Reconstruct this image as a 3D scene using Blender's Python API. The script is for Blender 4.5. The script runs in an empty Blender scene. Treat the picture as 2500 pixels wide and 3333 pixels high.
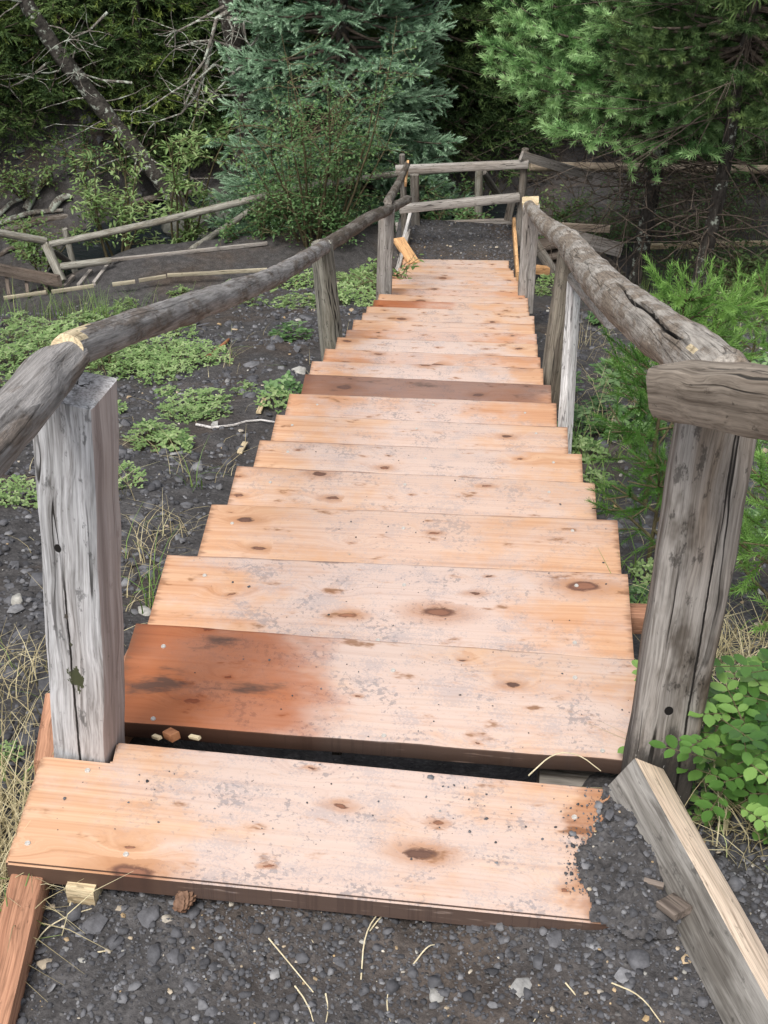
import bpy, bmesh, math, random
import numpy as np
from mathutils import Vector, Matrix, noise

sc = bpy.context.scene
COL = sc.collection
RNG = np.random.default_rng(7)
random.seed(7)
RAD = math.radians

# ------------------------------------------------------------------ camera
PITCH, ROLL, YAW, FPX = RAD(36.7), RAD(1.89), RAD(-3.28), 4800.0
CAMZ = 1.65
fwd = np.array([math.sin(YAW)*math.cos(PITCH), math.cos(YAW)*math.cos(PITCH), -math.sin(PITCH)])
right0 = np.array([math.cos(YAW), -math.sin(YAW), 0.0])
up0 = np.cross(right0, fwd)
right = math.cos(ROLL)*right0 + math.sin(ROLL)*up0
up = -math.sin(ROLL)*right0 + math.cos(ROLL)*up0
EYE = np.array([0, 0, CAMZ])
cam = bpy.data.cameras.new('camera')
camo = bpy.data.objects.new('camera', cam)
COL.objects.link(camo)
cam.sensor_fit = 'HORIZONTAL'
cam.sensor_width = 36.0
cam.lens = FPX/2500*36.0
cam.clip_start = 0.05
cam.clip_end = 300
camo.matrix_world = Matrix(((right[0], up[0], -fwd[0], 0), (right[1], up[1], -fwd[1], 0), (right[2], up[2], -fwd[2], CAMZ), (0, 0, 0, 1)))
sc.camera = camo

# ------------------------------------------------------------------ sky, sun, exposure
SUN_EL, SUN_AZ = RAD(58), RAD(200)      # azimuth clockwise from +Y
w = bpy.data.worlds.new('World'); sc.world = w; w.use_nodes = True
nt = w.node_tree
bg = nt.nodes['Background']
sky = nt.nodes.new('ShaderNodeTexSky'); sky.sky_type = 'NISHITA'; sky.sun_disc = False
sky.sun_elevation = SUN_EL; sky.sun_rotation = SUN_AZ
sky.air_density = 1.0; sky.dust_density = 4.0; sky.ozone_density = 1.0
hs = nt.nodes.new('ShaderNodeHueSaturation'); hs.inputs['Saturation'].default_value = 0.35
nt.links.new(sky.outputs[0], hs.inputs['Color']); nt.links.new(hs.outputs[0], bg.inputs['Color'])
bg.inputs['Strength'].default_value = 0.15
sun = bpy.data.lights.new('sun', 'SUN'); suno = bpy.data.objects.new('sun', sun); COL.objects.link(suno)
sun.energy = 1.8; sun.angle = RAD(18); sun.color = (1.0, 0.96, 0.9)
sd = Vector((math.sin(SUN_AZ)*math.cos(SUN_EL), math.cos(SUN_AZ)*math.cos(SUN_EL), math.sin(SUN_EL)))
suno.rotation_euler = sd.to_track_quat('Z', 'Y').to_euler()
sc.view_settings.view_transform = 'Standard'
sc.view_settings.look = 'None'
sc.view_settings.exposure = 0.6
sc.view_settings.gamma = 1.0
sc.view_settings.use_curve_mapping = False
sc.render.engine = 'CYCLES'
sc.cycles.max_bounces = 6
sc.cycles.diffuse_bounces = 3
sc.cycles.transparent_max_bounces = 8
sc.cycles.use_denoising = True

# ------------------------------------------------------------------ from the photograph to the place
def ray(px, py):
    return right*((px-1250)/FPX) - up*((py-1666.5)/FPX) + fwd
def at_y(px, py, Y):
    d = ray(px, py); return EYE + d*(Y/d[1])
def at_z(px, py, Z):
    d = ray(px, py); return EYE + d*((Z-CAMZ)/d[2])
def at_vp(px, py, A, B):
    """point of the ray in the vertical plane through A and B"""
    n = np.array([B[1]-A[1], A[0]-B[0], 0.0]); d = ray(px, py)
    return EYE + d*(np.dot(A-EYE, n)/np.dot(d, n))

def h2(ix, iy, s):
    v = np.sin(ix*127.1 + iy*311.7 + s*74.7)*43758.5453
    return v - np.floor(v)
def vnoise(x, y, s=0):
    ix = np.floor(x); iy = np.floor(y); fx = x-ix; fy = y-iy
    fx = fx*fx*(3-2*fx); fy = fy*fy*(3-2*fy)
    return (h2(ix, iy, s)*(1-fx)*(1-fy)+h2(ix+1, iy, s)*fx*(1-fy)+h2(ix, iy+1, s)*(1-fx)*fy+h2(ix+1, iy+1, s)*fx*fy)*2-1
def fbm(x, y, s=0, o=4):
    r = 0; a = 1.0
    for i in range(o):
        r = r + a*vnoise(x, y, s+i*7); x = x*2.03+3.1; y = y*2.03-1.7; a *= .5
    return r
def sst(a, b, x):
    t = np.clip((x-a)/(b-a), 0, 1); return t*t*(3-2*t)
def smax(a, b, k=.25):
    h = np.clip(.5+.5*(a-b)/k, 0, 1); return b*(1-h)+a*h+k*h*(1-h)

# ------------------------------------------------------------------ terrain
def gz_base(x, y):
    x = np.asarray(x, float); y = np.asarray(y, float)
    line = -.22-.434*(y-1.663)
    line = line-.05*np.clip(-1-x, 0, 6)
    line = line-.13*np.clip(y-8.3, 0, 9)*sst(-1.3, -2.8, x)
    line = line-.16*(1-sst(.26, .42, np.abs(x+.12)))*sst(1.6, 1.8, y)
    fore = -.168+.048*sst(-.05, .36, x)-.06*sst(-.5, -.72, x)+.04*np.clip(1.0-y, -.6, 3)
    z = np.minimum(fore, line)
    # landing
    land = np.where((np.abs(x+.12) < .62) & (y > 12.25) & (y < 13.5), -4.76, -99)
    # floor: path on the left, lower ground on the right
    left = -5.2+.35*np.minimum(0, x+3.4)
    floor_ = np.where(x < 0, left, -5.5)
    t = sst(-1.4, -.2, x); floor_ = left*(1-t)+(-5.55)*t
    z = smax(z, floor_, .18)
    yb = 13.45+.40*(x+2.8)+.1
    yb = np.where(x > -.9, 14.25, yb)
    drop = sst(0, 1.0, y-yb)
    creek = np.where(x < 1.0, -6.25, -5.75)
    t2 = sst(-.2, 1.6, x); creek = -6.25*(1-t2)+(-5.7)*t2
    z = z*(1-drop)+np.minimum(z, creek)*drop
    yk = 16.3+1.6*sst(-.5, 2.5, x)-1.3*sst(-3.5, -4.6, x)
    bank = creek+.78*np.clip(y-yk, 0, 99)
    bank = np.where(y-yk > 9, creek+.78*9+.3*(y-yk-9), bank)
    z = np.where(y > yk, bank, z)
    return np.maximum(z, land)
def gz(x, y):
    x = np.asarray(x, float); y = np.asarray(y, float)
    z = gz_base(x, y)
    amp = .25+.75*sst(1.5, 3.0, y)
    pathm = ((x < -1.2) & (y > 12.2) & (y < 14)) | ((np.abs(x+.12) < .62) & (y > 12.25) & (y < 13.6))
    amp = np.where(pathm, .25, amp)
    amp = np.where(y > 15.5, 2.2, amp)
    n = .045*fbm(x*1.3, y*1.3, 1, 3)+.016*fbm(x*9, y*9, 5, 3)+.007*fbm(x*33, y*33, 9, 2)
    return z+amp*n
def ground_at(px, py):
    d = ray(px, py); t = 0.8
    for i in range(4000):
        p = EYE+d*t
        if p[2] <= float(gz(p[0], p[1])): break
        t += .008*max(1, t*.5)
    return p

# ------------------------------------------------------------------ material helpers
class NT:
    def __init__(s, name):
        s.m = bpy.data.materials.new(name); s.m.use_nodes = True
        s.t = s.m.node_tree; s.b = s.t.nodes['Principled BSDF']; s.out = s.t.nodes['Material Output']
    def n(s, typ, **kw):
        nd = s.t.nodes.new('ShaderNode'+typ)
        for k, v in kw.items(): setattr(nd, k, v)
        return nd
    def put(s, sock, v):
        if hasattr(v, 'is_linked') or isinstance(v, bpy.types.NodeSocket): s.t.links.new(v, sock)
        elif v is not None:
            if isinstance(v, (tuple, list)) and len(v) == 3 and sock.type == 'RGBA': v = (*v, 1)
            sock.default_value = v
    def math(s, op, a, b=None, c=None, clamp=False):
        nd = s.n('Math', operation=op, use_clamp=clamp); s.put(nd.inputs[0], a)
        if b is not None: s.put(nd.inputs[1], b)
        if c is not None: s.put(nd.inputs[2], c)
        return nd.outputs[0]
    def mix(s, f, a, b, mode='MIX'):
        nd = s.n('MixRGB', blend_type=mode); s.put(nd.inputs[0], f); s.put(nd.inputs[1], a); s.put(nd.inputs[2], b)
        return nd.outputs[0]
    def step(s, x, lo, hi):
        nd = s.n('MapRange', interpolation_type='SMOOTHSTEP'); s.put(nd.inputs[0], x)
        s.put(nd.inputs[1], lo); s.put(nd.inputs[2], hi); return nd.outputs[0]
    def noise(s, v, scale=1, detail=4, rough=.55, dist=0, dim='3D', w=None):
        nd = s.n('TexNoise', noise_dimensions=dim); s.put(nd.inputs['Vector'], v)
        nd.inputs['Scale'].default_value = scale; nd.inputs['Detail'].default_value = detail
        nd.inputs['Roughness'].default_value = rough; nd.inputs['Distortion'].default_value = dist
        if w is not None: s.put(nd.inputs['W'], w)
        return nd.outputs['Fac']
    def scale(s, v, sc3, off=None):
        nd = s.n('VectorMath', operation='MULTIPLY'); s.put(nd.inputs[0], v); nd.inputs[1].default_value = sc3
        o = nd.outputs[0]
        if off is not None:
            n2 = s.n('VectorMath', operation='ADD'); s.put(n2.inputs[0], o); s.put(n2.inputs[1], off); o = n2.outputs[0]
        return o
    def ramp(s, x, stops):
        nd = s.n('ValToRGB'); s.put(nd.inputs[0], x); e = nd.color_ramp.elements
        while len(e) < len(stops): e.new(.5)
        for i, (p, c) in enumerate(stops): e[i].position = p; e[i].color = (*c, 1) if len(c) == 3 else c
        return nd.outputs[0]
    def bump(s, h, st=.3, d=.01, prev=None):
        nd = s.n('Bump'); nd.inputs['Strength'].default_value = st; nd.inputs['Distance'].default_value = d
        s.put(nd.inputs['Height'], h)
        if prev is not None: s.put(nd.inputs['Normal'], prev)
        return nd.outputs[0]
    def fin(s, col, rough=.6, nrm=None, spec=None):
        s.put(s.b.inputs['Base Color'], col); s.put(s.b.inputs['Roughness'], rough)
        if nrm is not None: s.put(s.b.inputs['Normal'], nrm)
        if spec is not None: s.put(s.b.inputs['Specular IOR Level'], spec)
        return s.m

def mat_tread():
    t = NT('cedar_tread')
    tc = t.n('TexCoord'); oi = t.n('ObjectInfo')
    obc = tc.outputs['Object']
    seed = t.math('MULTIPLY', oi.outputs['Random'], 57.0)
    sep = t.n('SeparateXYZ'); t.put(sep.inputs[0], obc); X, Y, Z = sep.outputs
    col = t.n('SeparateColor'); t.put(col.inputs[0], oi.outputs['Color']); oR, oG, oB = col.outputs
    kx = t.math('MULTIPLY_ADD', X, 4.2, seed); ky = t.math('MULTIPLY_ADD', Y, 10.0, t.math('MULTIPLY', seed, .71))
    kv = t.n('CombineXYZ'); t.put(kv.inputs[0], kx); t.put(kv.inputs[1], ky)
    wob = t.noise(t.scale(obc, (22, 40, 1)), 1, 4, .7)
    kvw = t.n('VectorMath', operation='ADD'); t.put(kvw.inputs[0], kv.outputs[0])
    wv = t.n('CombineXYZ'); t.put(wv.inputs[0], t.math('MULTIPLY', t.math('SUBTRACT', wob, .5), .17)); t.put(wv.inputs[1], t.math('MULTIPLY', t.math('SUBTRACT', wob, .5), .24)); t.put(kvw.inputs[1], wv.outputs[0])
    vo = t.n('TexVoronoi', voronoi_dimensions='2D'); t.put(vo.inputs['Vector'], kvw.outputs[0]); vo.inputs['Scale'].default_value = 1; vo.inputs['Randomness'].default_value = .95
    d = vo.outputs['Distance']; vc = t.n('SeparateColor'); t.put(vc.inputs[0], vo.outputs['Color'])
    gate = t.math('GREATER_THAN', vc.outputs[0], .40)
    rk = t.math('MULTIPLY_ADD', t.math('POWER', vc.outputs[1], 3.0), .12, .020)
    core = t.math('MULTIPLY', t.step(t.math('DIVIDE', d, rk), 1.35, .75), gate)
    ring = t.math('MULTIPLY', t.math('MULTIPLY', t.step(t.math('DIVIDE', d, rk), .55, .85), core), 1)
    halo = t.math('MULTIPLY', t.step(t.math('DIVIDE', d, rk), 4.2, .9), gate)
    push = t.math('MULTIPLY', t.math('MULTIPLY', t.step(d, .38, 0.0), gate), .034)
    low = t.noise(t.scale(obc, (1.3, 3, 3), None), 1, 2, w=seed, dim='4D')
    gy = t.math('ADD', t.math('ADD', Y, push), t.math('MULTIPLY', low, .035))
    gv = t.n('CombineXYZ'); t.put(gv.inputs[0], t.math('MULTIPLY_ADD', X, 1.6, seed)); t.put(gv.inputs[1], t.math('MULTIPLY', gy, 130)); t.put(gv.inputs[2], t.math('MULTIPLY', Z, 100))
    g1 = t.noise(gv.outputs[0], 1, 3, .6)
    gv2 = t.n('CombineXYZ'); t.put(gv2.inputs[0], t.math('MULTIPLY_ADD', X, .9, seed)); t.put(gv2.inputs[1], t.math('MULTIPLY', gy, 30)); t.put(gv2.inputs[2], t.math('MULTIPLY', Z, 25))
    g2 = t.noise(gv2.outputs[0], 1, 2, .5)
    g = t.math('ADD', t.math('MULTIPLY', g1, .5), t.math('MULTIPLY', g2, .5))
    base = t.ramp(g, [(.30, (.41, .215, .12)), (.46, (.495, .29, .18)), (.62, (.545, .355, .24))])
    hue = t.mix(oG, (1.03, 1.05, 1.02), (.97, .82, .70)); base = t.mix(1.0, base, hue, 'MULTIPLY')
    # trodden grey dust
    xc = t.math('ABSOLUTE', t.math('SUBTRACT', X, .52))
    n1 = t.noise(t.scale(obc, (4, 7, 1)), 1, 5, .65, w=seed, dim='4D')
    dust = t.math('MULTIPLY', t.step(t.math('SUBTRACT', n1, t.math('MULTIPLY', xc, .55)), .18, .46), t.math('MULTIPLY_ADD', oB, .7, .35))
    base = t.mix(t.math('MULTIPLY', dust, .85), base, (.515, .425, .39))
    n2 = t.noise(t.scale(obc, (95, 115, 1)), 1, 4, .7, w=seed, dim='4D')
    n3 = t.noise(t.scale(obc, (9, 13, 1)), 1, 3, .6, w=t.math('ADD', seed, 9.0), dim='4D')
    spk = t.math('MULTIPLY', t.step(t.math('ADD', n2, t.math('MULTIPLY', t.math('SUBTRACT', n3, .5), .75)), .585, .65), t.math('MULTIPLY_ADD', dust, .85, .10))
    base = t.mix(t.math('MULTIPLY', spk, .75), base, (.20, .185, .19))
    blot = t.step(t.noise(t.scale(obc, (6, 9, 1)), 1, 5, .7, w=t.math('ADD', seed, 31.0), dim='4D'), .60, .68)
    base = t.mix(t.math('MULTIPLY', t.math('MULTIPLY', blot, t.math('MULTIPLY_ADD', dust, .30, .10)), t.step(n2, .42, .54)), base, (.27, .245, .25))
    fl = t.noise(t.scale(obc, (210, 230, 1)), 1, 3, .75, w=seed, dim='4D'); fl2 = t.noise(t.scale(obc, (14, 20, 1)), 1, 4, .7, w=t.math('ADD', seed, 3.0), dim='4D')
    film = t.math('MULTIPLY', t.step(t.math('ADD', fl, t.math('MULTIPLY', t.math('SUBTRACT', fl2, .5), 1.1)), .50, .64), dust)
    base = t.mix(t.math('MULTIPLY', film, .5), base, (.30, .275, .285))
    # knots
    base = t.mix(t.math('MULTIPLY', halo, t.math('MULTIPLY', g1, 1.15)), base, (.33, .15, .065))
    base = t.mix(core, base, t.mix(vc.outputs[2], (.27, .12, .07), (.10, .055, .04))); base = t.mix(t.math('MULTIPLY', ring, .75), base, (.085, .042, .03))
    mk = t.noise(t.scale(obc, (10, 26, 1)), 1, 4, .62, w=t.math('ADD', seed, 44.0), dim='4D')
    base = t.mix(t.math('MULTIPLY', t.step(mk, .625, .69), .8), base, (.10, .055, .035)); base = t.mix(t.math('MULTIPLY', t.step(mk, .57, .68), .40), base, (.36, .17, .075))
    rim = t.step(t.math('ADD', Y, t.math('MULTIPLY', t.math('SUBTRACT', n3, .5), .02)), -.008, -.001)
    base = t.mix(t.math('MULTIPLY', rim, .6), base, (.15, .07, .04))
    # wet stain, from one end
    st = t.math('ADD', t.math('MULTIPLY', t.math('SUBTRACT', t.noise(t.scale(obc, (2.6, 4.5, 1)), 1, 5, .6, w=t.math('ADD', seed, 5.0), dim='4D'), .5), 1.3), t.math('MULTIPLY_ADD', X, -1.35, t.math('MULTIPLY_ADD', oR, 1.9, -.55)))
    wet = t.math('MULTIPLY', t.step(st, -.16, .16), t.math('GREATER_THAN', oR, .05))
    base = t.mix(t.math('MULTIPLY', wet, .88), base, t.mix(1.0, t.mix(.35, base, t.mix(t.math('GREATER_THAN', oG, .95), (.56, .20, .07), (.36, .27, .23))), t.mix(t.math('GREATER_THAN', oG, .95), (.66, .38, .22), (.46, .38, .36)), 'MULTIPLY'))
    wr = t.step(t.math('ADD', X, t.math('MULTIPLY', t.math('SUBTRACT', t.noise(t.scale(obc, (7, 9, 1)), 1, 4, .6), .5), .16)), t.math('SUBTRACT', oi.outputs['Alpha'], .012), t.math('ADD', oi.outputs['Alpha'], .012))
    base = t.mix(t.math('MULTIPLY', wr, .85), base, t.mix(1.0, t.mix(.25, base, (.50, .25, .12)), (.66, .54, .45), 'MULTIPLY'))
    base = t.mix(t.math('MULTIPLY', t.math('MULTIPLY', wet, t.step(t.math('ADD', X, t.math('MULTIPLY', g2, .08)), .10, .02)), .75), base, (.13, .045, .02))
    black = t.math('MULTIPLY', t.step(t.noise(t.scale(obc, (5, 16, 1)), 1, 5, .65, w=t.math('ADD', seed, 15.0), dim='4D'), .56, .70), t.math('MULTIPLY', wet, .85))
    base = t.mix(black, base, (.07, .045, .035))
    gs = t.n('SeparateXYZ'); t.put(gs.inputs[0], tc.outputs['Generated'])
    fr_ = t.math('ADD', t.math('ABSOLUTE', t.math('SUBTRACT', gs.outputs[0], .5)), t.math('MULTIPLY', t.math('SUBTRACT', t.noise(t.scale(obc, (8, 70, 1)), 1, 4, .7, w=seed, dim='4D'), .5), .07))
    base = t.mix(t.math('MULTIPLY', t.step(fr_, .485, .505), .7), base, (.16, .075, .04))
    # sawn side faces, mixed to a very dark brown in patches
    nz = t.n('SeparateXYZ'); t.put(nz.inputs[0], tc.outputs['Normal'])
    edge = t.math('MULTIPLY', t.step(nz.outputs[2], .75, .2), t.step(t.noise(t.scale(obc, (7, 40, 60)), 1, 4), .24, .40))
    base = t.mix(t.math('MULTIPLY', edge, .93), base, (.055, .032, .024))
    base = t.mix(.16, base, t.mix(1.0, base, t.ramp(g1, [(.32, (.60, .50, .43)), (.5, (1, 1, 1)), (.7, (1.10, 1.12, 1.14))]), 'MULTIPLY'))
    nrm = t.bump(g1, .10, .002); nrm = t.bump(t.math('MULTIPLY', t.math('ADD', spk, core), 1.0), .25, .003, nrm)
    rough = t.math('MULTIPLY_ADD', wet, -.25, .62)
    return t.fin(base, rough, nrm, .35)

def mat_wood(name, light, dark, brown, bamt=.5, crack=.8, streak=1.0, moss=0.0, rough=.8, wetdark=0.0, fx=1.0, side=None, line=None, spots=(), foot=None):
    """weathered timber; the grain runs along the object's own X axis"""
    t = NT(name); tc = t.n('TexCoord'); oi = t.n('ObjectInfo'); obc = tc.outputs['Object']
    seed = t.math('MULTIPLY', oi.outputs['Random'], 40.0)
    w3 = t.noise(t.scale(obc, (3.5, 9, 9)), 1, 2, w=seed, dim='4D')
    off = t.n('CombineXYZ'); t.put(off.inputs[1], t.math('MULTIPLY', w3, .035)); t.put(off.inputs[2], t.math('MULTIPLY', w3, .03))
    v = t.n('VectorMath', operation='ADD'); t.put(v.inputs[0], obc); t.put(v.inputs[1], off.outputs[0]); v = v.outputs[0]
    g1 = t.noise(t.scale(v, (2.5*fx, 150, 150)), 1, 3, .6, w=seed, dim='4D')
    g2 = t.noise(t.scale(v, (1.6*fx, 38, 38)), 1, 3, .6, w=seed, dim='4D')
    g3 = t.noise(t.scale(v, (1.3, 11, 11)), 1, 3, .5, w=t.math('ADD', seed, 3.0), dim='4D')
    g = t.math('ADD', t.math('MULTIPLY', g1, .45), t.math('MULTIPLY', g2, .55))
    base = t.ramp(g, [(.5-.14*streak, dark), (.52, light), (.5+.2*streak, tuple(min(1, c*1.18) for c in light))])
    base = t.mix(t.math('MULTIPLY', t.step(g3, .44, .66), bamt), base, t.mix(g, tuple(c*.55 for c in brown), tuple(c*1.35 for c in brown)))
    gf = t.noise(t.scale(v, (9*fx, 260, 260)), 1, 3, .7, w=seed, dim='4D')
    base = t.mix(1.0, base, t.ramp(gf, [(.33, (.52, .50, .48)), (.5, (.95, .95, .95)), (.66, (1.22, 1.22, 1.22))]), 'MULTIPLY')
    sp = t.noise(t.scale(obc, (22, 55, 55)), 1, 4, .7, w=t.math('ADD', seed, 8.0), dim='4D')
    base = t.mix(t.math('MULTIPLY', t.step(sp, .58, .66), .65), base, tuple(c*.35 for c in dark))
    cr = t.noise(t.scale(v, (1.1*fx, 24, 24)), 1, 2, .5, w=t.math('ADD', seed, 21.0), dim='4D')
    ck = t.step(t.math('ABSOLUTE', t.math('SUBTRACT', cr, .5)), .012, .004)
    gate = t.step(t.noise(t.scale(obc, (2.0, 14, 14)), 1, 2, w=t.math('ADD', seed, 2.0), dim='4D'), .48, .58)
    ck = t.math('MULTIPLY', t.math('MULTIPLY', ck, gate), crack)
    base = t.mix(ck, base, (.016, .014, .012))
    if side:
        sn = t.n('SeparateXYZ'); t.put(sn.inputs[0], tc.outputs['Normal'])
        base = t.mix(t.step(t.math('ABSOLUTE', sn.outputs[1]), .55, .8), base, t.mix(1.0, t.mix(.35, side, base), t.ramp(g2, [(.35, (.75, .72, .72)), (.6, (1.1, 1.1, 1.1))]), 'MULTIPLY'))
    if moss:
        ms = t.step(t.noise(t.scale(obc, (9, 16, 16)), 1, 5, .7, w=t.math('ADD', seed, 12.0), dim='4D'), .66, .71)
        base = t.mix(t.math('MULTIPLY', ms, moss), base, (.055, .06, .026))
    if wetdark:
        wd = t.step(t.noise(t.scale(obc, (3, 8, 8)), 1, 5, .65, w=t.math('ADD', seed, 17.0), dim='4D'), .50, .62)
        base = t.mix(t.math('MULTIPLY', wd, wetdark), base, t.mix(1.0, base, (.33, .30, .27), 'MULTIPLY'))
    if line or spots or foot:
        xs = t.n('SeparateXYZ'); t.put(xs.inputs[0], obc); LX, LY, LZ = xs.outputs
        nl_ = t.math('SUBTRACT', t.noise(t.scale(obc, (16, 40, 40)), 1, 4, .65, w=seed, dim='4D'), .5)
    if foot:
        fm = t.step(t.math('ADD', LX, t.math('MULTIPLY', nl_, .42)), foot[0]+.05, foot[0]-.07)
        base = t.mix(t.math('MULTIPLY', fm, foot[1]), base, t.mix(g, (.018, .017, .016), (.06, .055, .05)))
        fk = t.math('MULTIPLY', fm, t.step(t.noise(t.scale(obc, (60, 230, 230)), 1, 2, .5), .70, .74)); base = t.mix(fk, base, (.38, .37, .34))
    if line:
        cd = t.math('ABSOLUTE', t.math('SUBTRACT', t.math('MULTIPLY_ADD', nl_, .007, LY), t.math('MULTIPLY_ADD', LX, line[1], line[0])))
        lm = t.math('MULTIPLY', t.step(cd, t.math('MULTIPLY_ADD', LX, -.0018, .0030), .0010), t.math('MULTIPLY', t.math('GREATER_THAN', LZ, .02), t.step(LX, line[3], line[2])))
        base = t.mix(lm, base, (.012, .010, .009)); ck = t.math('MAXIMUM', ck, lm)
    for (sx, sy, sr, irr, c1, hole) in spots:
        dx = t.math('MULTIPLY', t.math('SUBTRACT', LX, sx), .72); dy = t.math('SUBTRACT', LY, sy)
        dd = t.math('SQRT', t.math('ADD', t.math('MULTIPLY', dx, dx), t.math('MULTIPLY', dy, dy)))
        sm = t.math('MULTIPLY', t.step(t.math('ADD', dd, t.math('MULTIPLY', t.math('SUBTRACT', sp, .5), irr)), sr*1.08, sr*.92), t.math('GREATER_THAN', LZ, .02))
        base = t.mix(sm, base, c1)
        if hole: ck = t.math('MAXIMUM', ck, sm)
    nrm = t.bump(g, .35, .004); nrm = t.bump(t.math('SUBTRACT', 1.0, ck), .6, .006, nrm)
    return t.fin(base, rough, nrm, .25)

def mat_log(name, silver, bark, amt=.5, crack=.8):
    t = NT(name); tc = t.n('TexCoord'); oi = t.n('ObjectInfo'); obc = tc.outputs['Object']
    seed = t.math('MULTIPLY', oi.outputs['Random'], 40.0)
    g1 = t.noise(t.scale(obc, (7, 80, 80)), 1, 4, .65, w=seed, dim='4D')
    pat = t.noise(t.scale(obc, (3.2, 15, 15)), 1, 6, .68, w=t.math('ADD', seed, 4.0), dim='4D')
    fine = t.noise(t.scale(obc, (40, 130, 130)), 1, 4, .7, w=seed, dim='4D')
    a = t.ramp(g1, [(.3, tuple(c*.55 for c in silver)), (.5, silver), (.7, tuple(min(1, c*1.25) for c in silver))])
    b = t.ramp(fine, [(.3, tuple(c*.5 for c in bark)), (.7, tuple(c*1.7 for c in bark))])
    m = t.math('MULTIPLY', t.step(pat, .5-.1*amt+.02, .62-.1*amt), 1.0)
    base = t.mix(t.math('MULTIPLY', m, .85), a, b)
    gf = t.noise(t.scale(obc, (6, 230, 230)), 1, 3, .7, w=seed, dim='4D')
    base = t.mix(1.0, base, t.ramp(gf, [(.33, (.58, .56, .54)), (.5, (.97, .97, .97)), (.66, (1.25, 1.25, 1.25))]), 'MULTIPLY')
    kn = t.step(t.noise(t.scale(obc, (15, 24, 24)), 1, 3, .6, w=t.math('ADD', seed, 9.0), dim='4D'), .66, .72)
    base = t.mix(t.math('MULTIPLY', kn, .7), base, (.045, .036, .03))
    band = t.step(t.noise(t.scale(obc, (26, 7, 7)), 1, 4, .6, w=t.math('ADD', seed, 6.0), dim='4D'), .58, .68)
    base = t.mix(t.math('MULTIPLY', band, .30), base, (.10, .075, .055))
    cr = t.noise(t.scale(obc, (.55, 22, 22)), 1, 2, .5, w=t.math('ADD', seed, 21.0), dim='4D')
    ck = t.math('MULTIPLY', t.step(t.math('ABSOLUTE', t.math('SUBTRACT', cr, .5)), .009, .003), t.math('MULTIPLY', t.step(pat, .40, .5), crack))
    base = t.mix(ck, base, (.018, .015, .013))
    nrm = t.bump(t.math('ADD', t.math('MULTIPLY', m, .6), t.math('MULTIPLY', g1, .5)), .5, .006)
    nrm = t.bump(t.math('SUBTRACT', t.math('ADD', fine, gf), ck), .5, .005, nrm)
    return t.fin(base, .78, nrm, .25)

def mat_soil():
    t = NT('dark_shale_soil'); tc = t.n('TexCoord'); obc = tc.outputs['Object']
    n1 = t.noise(obc, 1.3, 4, .6); n2 = t.noise(obc, 14, 5, .7); n3 = t.noise(obc, 85, 4, .7)
    base = t.ramp(t.math('ADD', t.math('MULTIPLY', n2, .5), t.math('MULTIPLY', n3, .5)), [(.32, (.022, .0205, .0205)), (.5, (.058, .055, .055)), (.68, (.118, .112, .112))])
    base = t.mix(t.step(n1, .45, .7), base, t.mix(1.0, base, (1.15, .95, .78), 'MULTIPLY'))
    vo = t.n('TexVoronoi'); t.put(vo.inputs['Vector'], obc); vo.inputs['Scale'].default_value = 70
    vs = t.n('SeparateColor'); t.put(vs.inputs[0], vo.outputs['Color'])
    peb = t.math('MULTIPLY', t.step(vo.outputs['Distance'], .36, .26), t.math('GREATER_THAN', vs.outputs[0], .45))
    base = t.mix(t.math('MULTIPLY', peb, .7), base, t.mix(vs.outputs[1], (.035, .035, .038), (.15, .145, .14)))
    nrm = t.bump(n3, .5, .006); nrm = t.bump(t.math('MULTIPLY', peb, t.step(vo.outputs['Distance'], .4, .0)), .7, .008, nrm); nrm = t.bump(n2, .5, .02, nrm)
    return t.fin(base, .92, nrm, .2)

def mat_tint(name, stops, rough=.7, var=.0, spec=.3, bumps=0, trans=0.0):
    """colour from the per-piece 'tint' attribute (each stone, leaf or needle spray has its own colour)"""
    t = NT(name); at = t.n('Attribute'); at.attribute_name = 'tint'
    sp = t.n('SeparateColor'); t.put(sp.inputs[0], at.outputs['Color'])
    base = t.ramp(sp.outputs[0], stops)
    tc = t.n('TexCoord'); nrm = None
    if var:
        nz = t.noise(tc.outputs['Object'], var, 4, .65)
        base = t.mix(1.0, base, t.ramp(nz, [(.3, (.62, .62, .62)), (.7, (1.3, 1.3, 1.3))]), 'MULTIPLY')
    if bumps: nrm = t.bump(t.noise(tc.outputs['Object'], bumps, 4, .65), .4, .004)
    t.fin(base, rough, nrm, spec)
    if trans:
        tr = t.n('BsdfTranslucent'); t.put(tr.inputs[0], t.mix(1.0, base, (1.25, 1.3, .7), 'MULTIPLY'))
        mx = t.n('MixShader'); mx.inputs[0].default_value = trans
        t.t.links.new(t.b.outputs[0], mx.inputs[1]); t.t.links.new(tr.outputs[0], mx.inputs[2]); t.t.links.new(mx.outputs[0], t.out.inputs[0])
    return t.m

def mat_bark(name, c1, c2, lichen=0.0):
    t = NT(name); tc = t.n('TexCoord'); obc = tc.outputs['Object']
    n = t.noise(t.scale(obc, (28, 28, 9)), 1, 5, .7); base = t.ramp(n, [(.33, c1), (.68, c2)])
    if lichen:
        l = t.step(t.noise(obc, 11, 5, .7), .6-.13*lichen, .68-.12*lichen)
        base = t.mix(l, base, t.mix(t.noise(obc, 40, 3), (.20, .23, .20), (.50, .53, .45)))
    return t.fin(base, .9, t.bump(n, .8, .015), .2)

def mat_plain(name, c1, c2, sc3=30, rough=.7, bumpd=.003):
    t = NT(name); tc = t.n('TexCoord'); n = t.noise(tc.outputs['Object'], sc3, 5, .65)
    return t.fin(t.ramp(n, [(.3, c1), (.7, c2)]), rough, t.bump(n, .4, bumpd), .3)

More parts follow.
